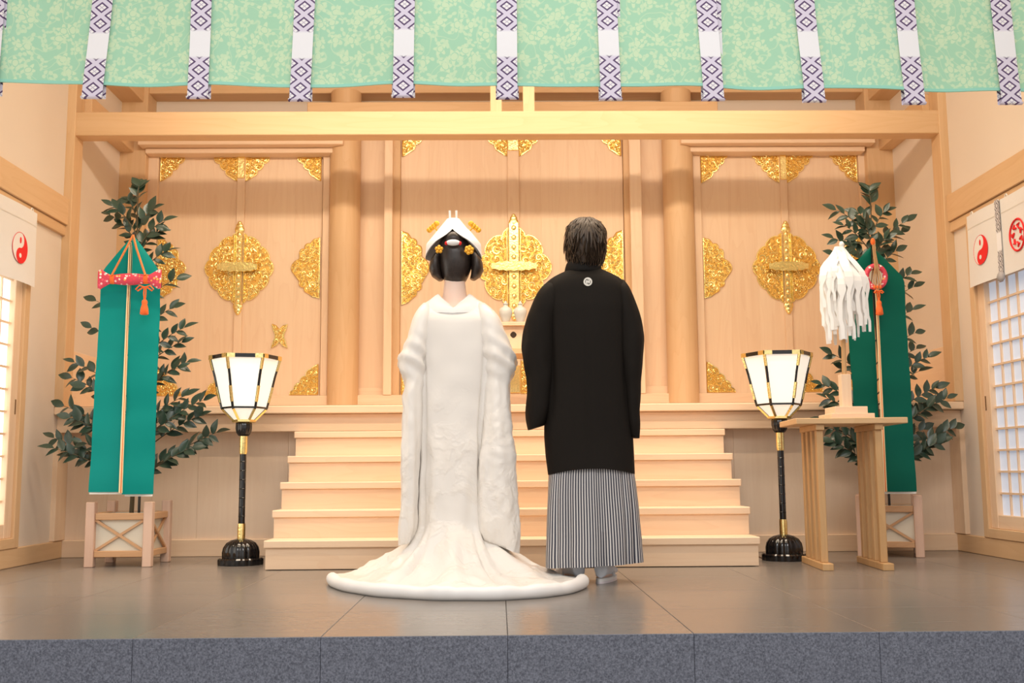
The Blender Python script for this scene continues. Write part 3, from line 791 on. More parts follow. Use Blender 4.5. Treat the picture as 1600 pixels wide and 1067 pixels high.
# ------------------------------------------------------------------ sakaki trees
def leaf_mesh():
    m = MB(); L = 1.; v = []; n = 7
    for i in range(n):
        u = i/(n-1); w = .27*math.sin(PI*min(1, u*1.02+.02))**.75*(1.08-.35*u); z = -.10*u*u
        if i == n-1: w = .004
        v.append([(u, -w, z+w*.35), (u, 0, z), (u, w, z+w*.35)])
    m.loft(v, close=False); me = m.mesh('leaf', 'leaf', True, 80); return me
LEAF = leaf_mesh()
def tree(cx, cy, top, tips, label, seed, dy):
    rnd = random.Random(seed)
    t = thing('sakaki_tree', (cx, cy, .2), label, 'tree', 'sakaki trees behind the green banners')
    zt = top.z; trunk = [Vector((cx, cy, .22)), Vector((cx+.01, cy, .6)), Vector((cx-.01, cy+.01, 1.1)), Vector((cx+(top.x-cx)*.5, cy, 1.6)), Vector((top.x, cy-.02, zt-.04))]
    part('trunk', MB().tube(trunk, [.014, .012, .010, .007, .003], 7), 'bark', t, True)
    def tr(z):
        for a, b in zip(trunk, trunk[1:]):
            if z <= b.z: return a.lerp(b, (z-a.z)/(b.z-a.z))
        return trunk[-1].copy()
    def leaf(p, d, s):
        o = link('leaf', LEAF, t)
        x = d.normalized(); up = Vector((rnd.uniform(-.5, .5), -1.1+rnd.uniform(-.45, .7), .75+rnd.uniform(-.5, .5)))
        y = up.cross(x)
        if y.length < .05: y = Vector((0, 0, 1)).cross(x)
        y.normalize(); z = x.cross(y)
        m = Matrix((x, y, z)).transposed().to_4x4(); m.translation = p
        o.matrix_local = Matrix.Identity(4); o.matrix_basis = m @ Matrix.Diagonal((s, s*rnd.uniform(.9, 1.2), s, 1))
    nleaf = 0
    for (px, py, dd, nl) in tips:
        nl = nl+(2 if nl > 5 else 1)
        e = at(px, py, cy+dd); L = math.hypot(e.x-cx, e.z-zt)
        s0 = tr(max(.45, min(zt-.12, e.z - .12 - .35*abs(e.x-cx))))
        mid = s0.lerp(e, .55)+Vector((0, 0, .05)); pts = []
        for k in range(9):
            u = k/8; pts.append(s0*(1-u)**2+mid*2*u*(1-u)+e*u*u)
        part('branch', MB().tube(pts, [.0045*(1-.75*k/8) for k in range(9)], 5), 'bark', t, True)
        Lb = sum((b-a).length for a, b in zip(pts, pts[1:]))
        span = min(1., .30/max(Lb, .05))
        for i in range(nl):
            u = 1-span*(i/nl)**1.0; f = u*8; k = min(7, int(f)); p = pts[k].lerp(pts[k+1], f-k)
            d = (pts[k+1]-pts[k]).normalized(); sg = 1 if i % 2 else -1
            side = Vector((-d.z*sg, rnd.uniform(-.5, .4), d.x*sg))
            dv = d*(1 if i == 0 else .75)+side*(0 if i == 0 else rnd.uniform(.45, .95))+Vector((rnd.uniform(-.15, .15), rnd.uniform(-.25, .25), rnd.uniform(-.2, .12)))
            leaf(p, dv, rnd.uniform(.070, .097)); nleaf += 1
    return nleaf
TL = [(217, 290, 0, 8), (176, 322, -.02, 7), (172, 336, .05, 5), (248, 362, 0, 7), (262, 392, .03, 6), (200, 312, .02, 6), (238, 328, -.02, 6), (190, 350, 0, 6), (255, 345, -.04, 5),
      (276, 436, .02, 5), (272, 480, 0, 6), (288, 512, -.03, 7), (284, 535, .04, 7), (278, 575, 0, 7), (292, 566, .05, 6), (290, 618, 0, 8), (318, 625, -.05, 8), (312, 650, .05, 8), (338, 676, 0, 9), (300, 700, -.04, 8), (270, 712, .03, 7), (268, 655, -.03, 8), (280, 640, .08, 6),
      (143, 512, .02, 4), (150, 470, .05, 3), (116, 566, -.02, 6), (112, 590, .03, 6), (132, 604, -.04, 5), (100, 634, 0, 6), (110, 652, -.04, 7), (84, 684, 0, 8), (84, 700, -.05, 7), (112, 712, .04, 7), (128, 690, -.05, 6), (125, 660, 0, 6)]
TR = [(1358, 297, 0, 8), (1306, 328, 0, 6), (1318, 352, -.03, 7), (1416, 346, 0, 6), (1408, 362, .03, 5), (1400, 392, 0, 6), (1340, 332, .03, 6), (1384, 330, -.02, 6), (1302, 372, .02, 6), (1328, 385, -.03, 7), (1304, 398, 0, 4), (1350, 350, -.04, 7), (1385, 372, -.05, 6),
      (1424, 428, 0, 6), (1428, 448, .03, 5), (1426, 484, 0, 5), (1430, 520, -.02, 5), (1432, 545, .03, 5), (1450, 558, 0, 7), (1436, 580, .03, 5), (1462, 606, 0, 8), (1480, 622, -.03, 8), (1450, 640, .03, 7), (1490, 668, 0, 9), (1470, 690, -.04, 8), (1442, 670, .04, 7), (1452, 700, 0, 6),
      (1300, 553, 0, 6), (1318, 575, .04, 5), (1284, 600, 0, 8), (1292, 622, -.02, 7), (1308, 640, .03, 7), (1296, 668, 0, 7), (1302, 690, -.03, 8), (1318, 700, .03, 7), (1286, 660, .04, 5)]
tree(-2.138, 6.25, at(217, 290, 6.25), TL, 'leafy dark green sakaki tree behind the jade banner with the brocade roll', 11, 0)
tree(2.335, 6.47, at(1358, 297, 6.47), TR, 'leafy dark green sakaki tree behind the pine green banner with the mirror', 23, 0)

# ------------------------------------------------------------------ silk banners
def banner(label, Y, mat, apex, shl, shr, bl, br, seam_t, seam_b, pole_foot):
    A, SL, SR, BL, BR, ST, SB = [at(p[0], p[1], Y) for p in (apex, shl, shr, bl, br, seam_t, seam_b)]
    t = thing('silk_banner', (SB.x, Y, BL.z), label, 'banner', 'green silk banners hung before the sakaki trees')
    def panel(T0, S0, B0, sg, name):
        # T: apex, S: shoulder, B: outer bottom corner; the seam side runs from A to SB
        g = []; n = 40; m = 8
        zt, zb = A.z, (BL.z if sg < 0 else BR.z)
        for j in range(n+1):
            z = zt+(zb-zt)*j/n
            if z > S0.z: xo = A.x+(S0.x-A.x)*((A.z-z)/(A.z-S0.z))**.92
            else: xo = S0.x+(B0.x-S0.x)*(S0.z-z)/(S0.z-zb)
            xs = A.x+(SB.x-A.x)*(A.z-z)/(A.z-zb) + sg*.006
            row = []
            for i in range(m+1):
                u = i/m; x = xs+(xo-xs)*u
                dy = -.020*(1-u)*(1 if sg > 0 else -.3) + .004*math.sin(z*9+u*2) + .003*math.sin(z*23)
                if abs(z-.80) < .012 or abs(z-1.15) < .012 or abs(z-1.50) < .012: dy += -.003
                row.append((x, Y+dy+(.012*u if sg < 0 else .016*u), z))
            g.append(row)
        back = [[(p[0], p[1]+.0035, p[2]) for p in r] for r in g]
        mb = MB().loft(g, close=False).loft([r[::-1] for r in back], close=False)
        return part(name, mb, mat, t, True, 60)
    panel(A, SL, BL, -1, 'left_panel'); panel(A, SR, BR, 1, 'right_panel')
    # the paler under-layers show at the seam and along the bottom
    top = at(seam_t[0], seam_t[1], Y); bot = SB
    for dx, w, m_ in ((-.005, .009, 'cream_silk'), (.0015, .004, 'orange_cord'), (.006, .005, 'cream_silk')):
        w2 = w if m_ == 'cream_silk' else w
        part('seam_edge', MB().bar((top.x+dx*.6, Y-.026, top.z), (bot.x+dx*1.2, Y-.026, bot.z), w2, .004, (0, 1, 0)), m_, t)
    part('under_layer', MB().box(BL.x+.004, SB.x-.01, Y+.014, Y+.018, BL.z-.012, BL.z+.1).box(SB.x+.01, BR.x-.004, Y+.014, Y+.018, BR.z-.012, BR.z+.1), 'white_edge', t)
    part('pole', MB().tube([pole_foot, (pole_foot[0], pole_foot[1], .5), (A.x, Y+.03, A.z-.02), (A.x, Y+.01, A.z+.02)], .008, 8), 'pole_dark', t, True)
    return t
YBL, YBR = 5.98, 6.20
banner('jade green silk banner on the left, hung with a pink brocade roll', YBL, 'jade_silk', (208, 368), (158, 424), (250, 426), (137, 769), (238, 772), (206, 380), (191, 770), (-2.07, 6.18, .262))
banner('pine green silk banner on the right, hung with a round mirror', YBR, 'pine_silk', (1362, 384), (1320, 432), (1414, 434), (1345, 768), (1434, 768), (1364, 386), (1381, 768), (2.36, 6.42, .262))

# brocade roll (sword in its bag) hung by orange cords
p0 = at(204, 437, YBL-.05); Yr = YBL-.065
br = thing('brocade_roll', (p0.x, Yr, p0.z), 'pink and red brocade bundle hung by orange cords on the left banner', 'brocade bundle')
mid = MB(); rings = []
for k in range(11):
    u = k/10-.5; r = .034*(1-.35*(2*u)**2); rings.append([(p0.x+u*.215, Yr+.7*r*math.sin(a*PI/8), p0.z+r*math.cos(a*PI/8)) for a in range(16)])
part('roll', mid.loft(rings), 'brocade', br, True)
for sg in (-1, 1):
    fr = []
    for k in range(6):
        u = k/5; hh = .022+.046*u**1.2-(.016 if k == 5 else 0); x = p0.x+sg*(.100+.078*u)
        fr.append([(x, Yr+.012*math.sin(a*PI/8)*(1-.5*u), p0.z+hh*math.cos(a*PI/8)*(1 if True else 0)) for a in range(16)])
    part('flared_end', MB().loft(fr), 'brocade', br, True)
    xk = p0.x+sg*.094
    part('binding', MB().lathe([(.027, -.012), (.028, 0), (.027, .012)], (0, 0, 0), 14).xf(Matrix.Translation((xk, Yr, p0.z)) @ Matrix.Rotation(PI/2, 4, 'Y') @ Matrix.Diagonal((1, .8, 1, 1))), 'orange_cord', br, True)
    a = at(208, 367, Yr)
    part('cord', MB().tube([(xk, Yr-.02, p0.z+.02), (xk*.3+a.x*.7, Yr-.012, p0.z*.3+a.z*.7-.002), (a.x, Yr, a.z)], .0062, 8), 'rust_cord', br, True)
def bow_tassel(parent, x, y, z, ln, loop, tr_):
    for sg in (-1, 1):
        part('bow_loop', MB().tube([(x, y, z), (x+sg*loop*.6, y-.006, z+loop*.18), (x+sg*loop, y-.006, z-loop*.25), (x+sg*loop*.8, y-.004, z-loop*.42), (x+sg*loop*.3, y, z-loop*.05), (x, y, z)], .0042, 6), 'orange_cord', parent, True)
        part('tassel_cord', MB().tube([(x+sg*.004, y, z), (x+sg*.006, y-.003, z-ln*.5), (x+sg*.002, y, z-ln)], .0036, 6), 'orange_cord', parent, True)
    ts = MB().lathe([(.007, 0), (tr_*.8, -.008), (tr_*.85, -.02), (tr_*.75, -.026), (tr_*1.1, -.05), (tr_*1.25, -.082), (tr_*.9, -.086)], (x, y, z-ln), 28, lambda th, zz: .10*abs(math.sin(7*th)))
    part('tassel', ts, 'tassel', parent, True, 60)
q = at(229, 450, Yr); bow_tassel(br, q.x, Yr-.024, q.z, .070, .05, .017)

# mirror in a brocade ring
pm = at(1369, 432, YBR-.06); Ym = YBR-.05
mr = thing('hanging_mirror', (pm.x, Ym, pm.z), 'round mirror in a red brocade ring on the right banner', 'mirror')
part('brocade_ring', MB().tube([(pm.x+.056*math.cos(a*PI/18), Ym, pm.z+.064*math.sin(a*PI/18)) for a in range(37)], .0165, 10), 'brocade', mr, True)
part('mirror_disc', MB().lathe([(.052, -.004), (.052, .004)], (0, 0, 0), 32).xf(Matrix.Translation((pm.x, Ym, pm.z)) @ Matrix.Rotation(PI/2, 4, 'X')), 'mirror', mr, True, 30)
a = at(1363, 378, Ym)
for dx in (-.012, -.004, .006, .014):
    part('cord', MB().tube([(a.x+dx*.25, Ym-.008, a.z), (pm.x+dx*.8, Ym-.022, pm.z+.05), (pm.x+dx*1.8, Ym-.022, pm.z-.03), (pm.x+dx*.3, Ym-.022, pm.z-.088)], .0034, 6), 'brown_cord', mr, True)
for dx in (-.018, 0, .018): part('ring_knot', MB().ball((pm.x+dx, Ym-.022, pm.z-.066), .008, .008, .012, 10, 6), 'orange_cord', mr, True)
part('top_knot', MB().ball((a.x, Ym-.008, a.z), .014, .010, .022, 12, 8), 'orange_cord', mr, True)
bow_tassel(mr, pm.x+.004, Ym-.024, pm.z-.092, .055, .028, .016)

# ------------------------------------------------------------------ offering table with eight legs
TX, TY, TRZ = 1.868, 5.74, math.radians(-4)
tbm = Matrix.Translation((TX, TY, 0)) @ Matrix.Rotation(TRZ, 4, 'Z')
tt = thing('offering_table', (TX, TY, 0), 'light wooden offering table with two rows of four slim legs', 'table')
TP = lambda nm, mb, m: part(nm, mb.xf(tbm), m, tt)
TP('table_top', MB().box(-.288, .288, -.225, .225, .754, .785, .003), 'table_wood_x')
for sx in (-1, 1):
    x = sx*.152-.008
    TP('top_rail', MB().box(x-.022, x+.022, -.205, .205, .722, .754, .003), 'table_wood')
    TP('foot_rail', MB().box(x-.028, x+.028, -.255, .255, 0, .036, .003), 'table_wood')
    for k in range(4):
        y = -.165+.11*k; TP('leg', MB().box(x-.018, x+.018, y-.022, y+.022, .036, .722, .003), 'table_wood')

# ------------------------------------------------------------------ paper wand on its stand
wx, wy = 1.885, 5.70
ws = thing('wand_stand', (wx, wy, .785), 'stepped wooden stand on the offering table holding the paper wand', 'stand')
part('lower_step', MB().box(wx-.115, wx+.115, wy-.115, wy+.115, .785, .812, .002), 'wood_x', ws)
part('upper_step', MB().box(wx-.088, wx+.088, wy-.088, wy+.088, .812, .850, .002), 'wood_x', ws)
part('socket_post', MB().box(wx-.027, wx+.027, wy-.027, wy+.027, .850, 1.028, .002), 'wood_z', ws)
wd = thing('paper_wand', (wx, wy, 1.028), 'wooden purification wand with long white paper streamers', 'wand')
tp = at(1315, 382, wy)
part('stick', MB().tube([(wx, wy, 1.0285), (wx+.005, wy, 1.35), (tp.x, wy, tp.z)], [.0135, .0125, .010], 8), 'table_wood', wd, True)
part('knob', MB().ball((tp.x, wy, tp.z), .014, .014, .018, 12, 8), 'paper', wd, True)
rnd = random.Random(5)
for i in range(64):
    a_ = i*2.399; rr = .030+.085*((i*7) % 11)/10; zt = tp.z-.03-.05*rnd.random(); ze = 1.20+.10*rnd.random()+(.14 if i % 5 == 0 else 0)
    dx, dy = math.cos(a_), math.sin(a_)*.8; cx_ = tp.x-.004; w = rnd.uniform(.007, .012); g = []
    tx, ty = -math.sin(a_), math.cos(a_)
    side = Vector((tx*.45+.75, ty*.45, 0)).normalized()
    n = 14; wob = rnd.uniform(0, 6)
    for k in range(n+1):
        u = k/n
        ru = rr*(1-(1-min(1, u*2.6))**2)+.012
        z = zt+(ze-zt)*u+ (.02 if k == 0 else 0)
        ww = (w*2.1 if u < .5 else w)*(1 if k < n else .9)
        zig = (.005 if (k//4) % 2 else -.004)
        c0 = Vector((cx_+dx*ru+zig*side.x+.003*math.sin(u*6+wob), wy+dy*ru+zig*side.y, z))
        g.append([c0-side*ww, c0+side*ww])
    part('streamer', MB().loft(g, close=False), 'paper', wd)

# ------------------------------------------------------------------ altar offerings between the couple
ax, ay = at(802, 530, 7.05).x, 7.05
at_ = thing('altar_table', (ax, ay, .934), 'plain wooden altar table half hidden behind the couple', 'table')
part('table_top', MB().box(ax-.30, ax+.36, ay-.17, ay+.17, 1.283, 1.320, .003), 'beam_x', at_)
for sx in (-.26, .32):
    for sy in (-.13, .13): part('leg', MB().box(ax+sx-.02, ax+sx+.02, ay+sy-.02, ay+sy+.02, .9345, 1.283, .003), 'beam_z', at_)
sb = thing('offering_stand', (ax, ay, 1.32), 'small wooden offering stand with a dark round hole in its side', 'offering stand')
part('body', MB().box(ax-.066, ax+.066, ay-.066, ay+.066, 1.3205, 1.480, .003), 'wood_z', sb)
part('tray', MB().box(ax-.115, ax+.115, ay-.10, ay+.10, 1.480, 1.492, .002).box(ax-.115, ax+.115, ay-.10, ay-.092, 1.492, 1.505).box(ax-.115, ax-.107, ay-.092, ay+.10, 1.492, 1.505).box(ax+.107, ax+.115, ay-.092, ay+.10, 1.492, 1.505).box(ax-.107, ax+.107, ay+.092, ay+.10, 1.492, 1.505), 'wood_x', sb)
hz = at(802, 523, ay-.067).z
hole = [(.019*(1+.12*abs(math.cos(2*a*PI/16)))*math.cos(a*PI/16), .019*(1+.12*abs(math.cos(2*a*PI/16)))*math.sin(a*PI/16)) for a in range(32)]
part('hole', MB().prism(hole, lambda a, b, d: (ax+a, ay-.066-d, hz+b), .0001, .0012), 'hole', sb)  # dark disc on the closed face, painting the shade of the opening
for px, w_ in ((790, 'left'), (813, 'right')):
    v = at(px, 487, ay-.02)
    vs_ = thing('vase', (v.x, ay-.02, 1.4925), 'small white porcelain vase, the %s one of the pair on the offering stand' % w_, 'vase', 'porcelain vases on the offering stand')
    part('body', MB().lathe([(.018, 1.4925), (.024, 1.497), (.026, 1.520), (.041, 1.560), (.045, 1.585), (.038, 1.606), (.018, 1.618), (.012, 1.632)], (v.x, ay-.02, 0), 28), 'porcelain', vs_, True, 60)
    part('lid', MB().lathe([(.016, 1.632), (.017, 1.638), (.009, 1.646), (.006, 1.655), (.002, 1.658)], (v.x, ay-.02, 0), 20), 'porcelain', vs_, True, 50)

# ------------------------------------------------------------------ the couple
def voxel(mb, name, mat, size, parent, smooth_it=3):
    me = mb.mesh(name+'_raw', None); o = bpy.data.objects.new(name+'_raw', me); COL.objects.link(o)
    md = o.modifiers.new('r', 'REMESH'); md.mode = 'VOXEL'; md.voxel_size = size; md.use_smooth_shade = True
    dg = bpy.context.evaluated_depsgraph_get(); dg.update()
    nm = bpy.data.meshes.new_from_object(o.evaluated_get(dg)); nm.name = name
    bpy.data.objects.remove(o, do_unlink=True); bpy.data.meshes.remove(me)
    bm = bmesh.new(); bm.from_mesh(nm)
    for _ in range(smooth_it): bmesh.ops.smooth_vert(bm, verts=bm.verts[:], factor=.5, use_axis_x=True, use_axis_y=True, use_axis_z=True)
    bm.to_mesh(nm); bm.free(); nm.polygons.foreach_set('use_smooth', [True]*len(nm.polygons))
    nm.materials.clear(); nm.materials.append(M[mat]); nm.update()
    return link(name, nm, parent)
def person_body(parent, cx, cy, H, hc, hr, sh, feet, neck_r, flare=(1.02, 1.15, 1.3), mat='skin'):
    """one continuous figure facing +y, arms bent with the hands folded in front of the waist"""
    b = MB(); V = Vector
    b.ball((cx, cy, hc), hr*.82, hr*1.0, hr*1.14, 28, 20)                              # skull
    b.ball((cx, cy+hr*.30, hc-hr*.62), hr*.56, hr*.60, hr*.56, 20, 14)                 # jaw
    b.tube([(cx, cy+hr*.86, hc+hr*.05), (cx, cy+hr*1.20, hc-hr*.28), (cx, cy+hr*.90, hc-hr*.36)], [.010, .014, .010], 8)   # nose
    b.tube([(cx-.022, cy+hr*.84, hc-hr*.62), (cx, cy+hr*.95, hc-hr*.60), (cx+.022, cy+hr*.84, hc-hr*.62)], [.005, .009, .005], 8)  # mouth
    for s in (-1, 1): b.ball((cx+s*hr*.83, cy+.005, hc-hr*.12), .010, .020, .032, 10, 8)  # ears
    zs = H*.815
    b.tube([(cx, cy, hc-hr*.3), (cx, cy-.008, hc-hr*1.1), (cx, cy-.004, zs+.055), (cx, cy, zs-.02)], [neck_r, neck_r*flare[0], neck_r*flare[1], neck_r*flare[2]], 20)
    tor = []
    for z, rx, ry in ((zs+.015, sh*.50, .060), (zs-.03, sh*.86, .085), (zs-.13, sh*.90, .100), (zs-.28, sh*.76, .090), (zs-.40, sh*.80, .095), (zs-.50, sh*.86, .105), (zs-.57, sh*.70, .09)):
        tor.append([(cx+rx*math.cos(a*PI/12), cy-.01+ry*math.sin(a*PI/12), z) for a in range(24)])
    b.loft(tor)
    for s, f in zip((-1, 1), feet):
        S = V((cx+s*sh*.92, cy-.01, zs-.035)); E = V((cx+s*(sh+.020), cy+.01, zs-.30)); Wr = V((cx+s*.055, cy+.185, zs-.36))
        b.tube([V((cx+s*.05, cy-.012, zs+.02)), S], [.045, .050], 12)
        b.tube([S, S.lerp(E, .5), E, E.lerp(Wr, .5), Wr], [.050, .044, .038, .034, .026], 12)
        hd = (V((cx-s*.02, cy+.215, zs-.38))-Wr); Pm = Wr+hd*.55
        b.ball(Pm, .036, .018, .030, 12, 8)
        for k in range(4):
            z0 = Pm.z+.022-.015*k; ln = (.062, .070, .066, .050)[k]
            b.tube([(Pm.x-s*.018, Pm.y+.004, z0), (Pm.x-s*(.018+ln*.5), Pm.y+.012, z0-.004), (Pm.x-s*(.018+ln), Pm.y+.002, z0-.008)], [.0085, .008, .0065], 8)
        b.tube([(Pm.x+s*.008, Pm.y-.006, Pm.z+.018), (Pm.x-s*.012, Pm.y-.018, Pm.z+.040), (Pm.x-s*.034, Pm.y-.014, Pm.z+.046)], [.010, .009, .007], 8)
        hip = V((cx+s*.085, cy-.01, zs-.55)); kn = V(((cx+s*.085+f[0])/2, (cy+f[1])/2+.02, H*.28)); an = V((f[0], f[1]+.035, .085))
        b.tube([hip, hip.lerp(kn, .5), kn, kn.lerp(an, .35), an], [.085, .072, .052, .050, .033], 14)
        b.tube([an, V((f[0], f[1]+.01, .05))], [.034, .030], 12)
        b.tube([V((f[0], f[1]+.005, .048)), V((f[0]+f[2]*.5, f[1]+.11, .045)), V((f[0]+f[2], f[1]+.20, .036))], [.028, .030, .020], 12)
    o = voxel(b, 'body', mat, .0065, parent)
    for s in (-1, 1): part('eye', MB().ball((cx+s*.032, cy+hr*.90, hc), .013, .006, .007, 12, 8), 'eye', o, True)
    return o
def shell(rows, Yc, n=96, levels=70, expo=2.4, disp=None, hem=None, ysc=1., passes=2, uvm=None, cap=True):
    """garment loft; rows = (pixel y, left x, right x, half depth, y offset) read at depth Yc"""
    Z, CX, RX, RY, CY = [], [], [], [], []
    for r in rows:
        a, b = at(r[1], r[0], Yc), at(r[2], r[0], Yc)
        Z.append((a.z+b.z)/2); CX.append((a.x+b.x)/2); RX.append((b.x-a.x)/2); RY.append(r[3]); CY.append(Yc+(r[4] if len(r) > 4 else 0))
    t = np.array([Z[0]-z for z in Z]); tt_ = np.linspace(0, t[-1], levels+1)
    arr = [np.interp(tt_, t, np.array(q)) for q in (Z, CX, RX, RY, CY)]
    for _ in range(passes):
        for q in arr[1:]:
            q[1:-1] = .25*q[:-2]+.5*q[1:-1]+.25*q[2:]
    rings = []
    for i in range(levels+1):
        z, cx, rx, ry, cy = [q[i] for q in arr]; ring = []
        for j in range(n):
            th = PI/2+2*PI*j/n; c, s = math.cos(th), math.sin(th)
            ex = 2/expo; px_ = math.copysign(abs(c)**ex, c); py_ = math.copysign(abs(s)**ex, s)
            p = Vector((cx+rx*px_, cy+ry*py_, z))
            nrm = Vector((c/max(rx, .01)*.1, s/max(ry, .01)*.1, 0)).normalized()
            if disp: p += nrm*disp(th, z, i/levels, p)
            if hem: p.z += hem(p.x-cx, s, i/levels)
            ring.append(p)
        rings.append(ring)
    return rings
def fbm(p, f, sz=1.): return noise.noise(Vector((p.x*f, p.y*f, p.z*f*sz)))

# ---- groom
GY = 5.03
gx = at(917, 640, GY).x
groom = thing('person', (gx, GY, 0), 'person with short dark hair in a black haori and striped hakama, seen from behind', 'person')
gf = ((.372, 5.045, -.075), (.478, 5.015, .07))
gb = person_body(groom, gx-.003, GY+.014, 1.73, 1.606, .095, .190, gf, .052)
hk_u = []
def hak_disp(th, z, u, p):
    f = 0.
    b = math.sin(th) < 0
    a = (th-PI*1.5)                      # 0 at the middle of the back
    for c, w, d in ((.07, .05, .024), (-.42, .06, .013), (-.80, .07, .010), (.62, .06, .012), (.95, .06, .012), (-.20, .07, .006)):
        f -= d*math.exp(-((a-c)/w)**2)*(.3+.9*u)
    f += .010*math.sin(a*5+1.)*u + .007*fbm(p, 9, .35)
    return f
hr_ = shell([(715, 864, 984, .105), (738, 857, 990, .115), (770, 855, 993, .122), (800, 854, 996, .130), (840, 853, 999, .140), (862, 852, 1000, .146), (879, 852, 1001, .148)], GY, 160, 40, 2.9, hak_disp,
            lambda dx, s, u: (.010*dx/.2 - .006)*u)
cum = [0]; mr_ = hr_[18]
for j in range(160): cum.append(cum[-1]+(Vector(mr_[(j+1) % 160])-Vector(mr_[j])).length)
ns = round(cum[-1]/.0128)
part('hakama', MB().loft(hr_, cap0=False, cap1=False, uvf=lambda i, j: (cum[j]/cum[-1]*ns, i/40)), 'stripes', groom, True, 70)
def haori_disp(th, z, u, p):
    a = th-PI*1.5
    f = .007*fbm(p, 5, .6)*min(1, u*3) - .0035*math.exp(-((a)/.03)**2)*min(1, u*6)
    f -= .012*(math.exp(-((a-.95)/.14)**2)+math.exp(-((a+.95)/.14)**2))*math.sin(PI*min(1, u*1.3))
    f += .006*math.sin(a*4+.5)*max(0, u-.6)
    return f
hao = shell([(421, 890, 940, .050, .005), (427, 876, 953, .070, 0), (433, 864, 965, .085, 0), (441, 853, 976, .098), (452, 847, 983, .108), (480, 845, 987, .120), (520, 847, 987, .124), (560, 849, 986, .122), (600, 851, 985, .120), (640, 851, 986, .122), (680, 850, 988, .126), (710, 852, 990, .130), (741, 856, 992, .134)], GY, 128, 80, 2.5, haori_disp,
            lambda dx, s, u: (.026*(1-(dx/.2)**2))*max(0, (u-.75)/.25)**2 if s < 0 else 0)
hao_o = part('haori', MB().loft(hao, cap1=False), 'haori', groom, True, 70)
def sl_disp(seed, amp):
    def f(th, z, u, p):
        return amp*(fbm(p+Vector((seed, 0, 0)), 8, .35)*1.2+.5*fbm(p+Vector((0, seed, 0)), 19, .5))*min(1, u*4)
    return f
def tip(side, k):    # sleeve bottoms run to a point on the outer side
    return lambda dx, s, u: -side*k*dx*max(0, (u-.82)/.18)**1.2
sl = shell([(438, 858, 876, .03), (448, 846, 876, .075), (462, 836, 878, .09), (480, 829, 877, .098), (500, 821, 875, .10), (520, 816.5, 873, .10), (543, 816, 871, .10), (568, 820, 868, .098), (590, 826, 866, .095), (610, 826, 863, .09), (640, 824, 858, .085), (658, 824.5, 854, .08), (668, 826, 851, .07)], GY, 72, 60, 2.3, sl_disp(3., .010), tip(-1, .30))
part('sleeve', MB().loft(sl), 'haori', groom, True, 70)
sl = shell([(438, 958, 975, .03), (448, 958, 982, .075), (462, 957, 988, .09), (480, 957, 993.5, .098), (502, 958, 1002, .10), (530, 960, 1007.5, .10), (556, 962, 1006, .10), (575, 964, 1003.5, .098), (600, 967, 1002, .092), (637, 972, 1001, .085), (665, 978, 1000, .08), (684, 982, 999, .06)], GY, 72, 60, 2.3, sl_disp(8., .010), tip(1, .12))
part('sleeve', MB().loft(sl), 'haori', groom, True, 70)
# standing collar and the sliver of pale under-collar
def collar_band(parent, pts, w, th_, mat, nm):
    g = []
    for i, (p, tilt) in enumerate(pts):
        p = Vector(p); pv = Vector(pts[max(i-1, 0)][0]); nx_ = Vector(pts[min(i+1, len(pts)-1)][0]); d = (nx_-pv).normalized()
        up = (Vector((0, 0, 1))+Vector((tilt[0], tilt[1], 0))).normalized(); o_ = d.cross(up).normalized()
        ring = []
        for k in range(12):
            a = 2*PI*k/12; ring.append(p+up*(w*.5*math.copysign(abs(math.cos(a))**.7, math.cos(a)))+o_*(th_*.5*math.sin(a)))
        g.append(ring)
    return part(nm, MB().loft(g), mat, parent, True, 70)
zc_ = at(915, 417, GY).z; cp_ = []
for k in range(-9, 10):
    a = k/9*PI*.72; cp_.append(((gx-.006+.082*math.sin(a), GY+.01-.072*math.cos(a)+(.03 if abs(k) > 7 else 0), zc_-.002-.09*max(0, abs(k)/9-.62)**1.2*2.2), (math.sin(a)*-.25, .30*math.cos(a))))
collar_band(groom, cp_, .062, .014, 'haori_collar', 'collar')
cp2 = [((p[0]*.90+gx*.10+.004, (p[1]-GY)*.90+GY, p[2]+.024), t_) for p, t_ in cp_[8:13]]
collar_band(groom, cp2, .020, .005, 'white_silk', 'under_collar')
# family crest on the back
kz = at(918.5, 440.5, GY-.1); kp = Vector((at(918.5, 440, GY-.105).x, 0, kz.z))
yb = min(p.y for r in hao for p in r if abs(p.z-kp.z) < .012 and abs(p.x-kp.x) < .02)
KM = lambda a, b, d: (kp.x+a, yb-.0035-d+.20*b*0, kp.z+b)
disc = [(.0205*math.cos(a*PI/16), .0205*math.sin(a*PI/16)) for a in range(32)]
km = part('crest', MB().prism(disc, KM, -.012, 0), 'crest_ivory', groom)
lines = MB()
hx = [(.0125*math.cos(PI/6+a*PI/3), .0125*math.sin(PI/6+a*PI/3)) for a in range(6)]
for i in range(6):
    if i in (0, 3): continue
    lines.tube([KM(*hx[i], .0006), KM((hx[i][0]+hx[(i+1) % 6][0])*.58, (hx[i][1]+hx[(i+1) % 6][1])*.58, .0006), KM(*hx[(i+1) % 6], .0006)], .0011, 4)
for s in (-1, 1): lines.tube([KM(-.006, s*.010, .0006), KM(0, s*.006, .0006), KM(.006, s*.010, .0006)], .0012, 4)
part('crest_lines', lines, 'haori_collar', km)
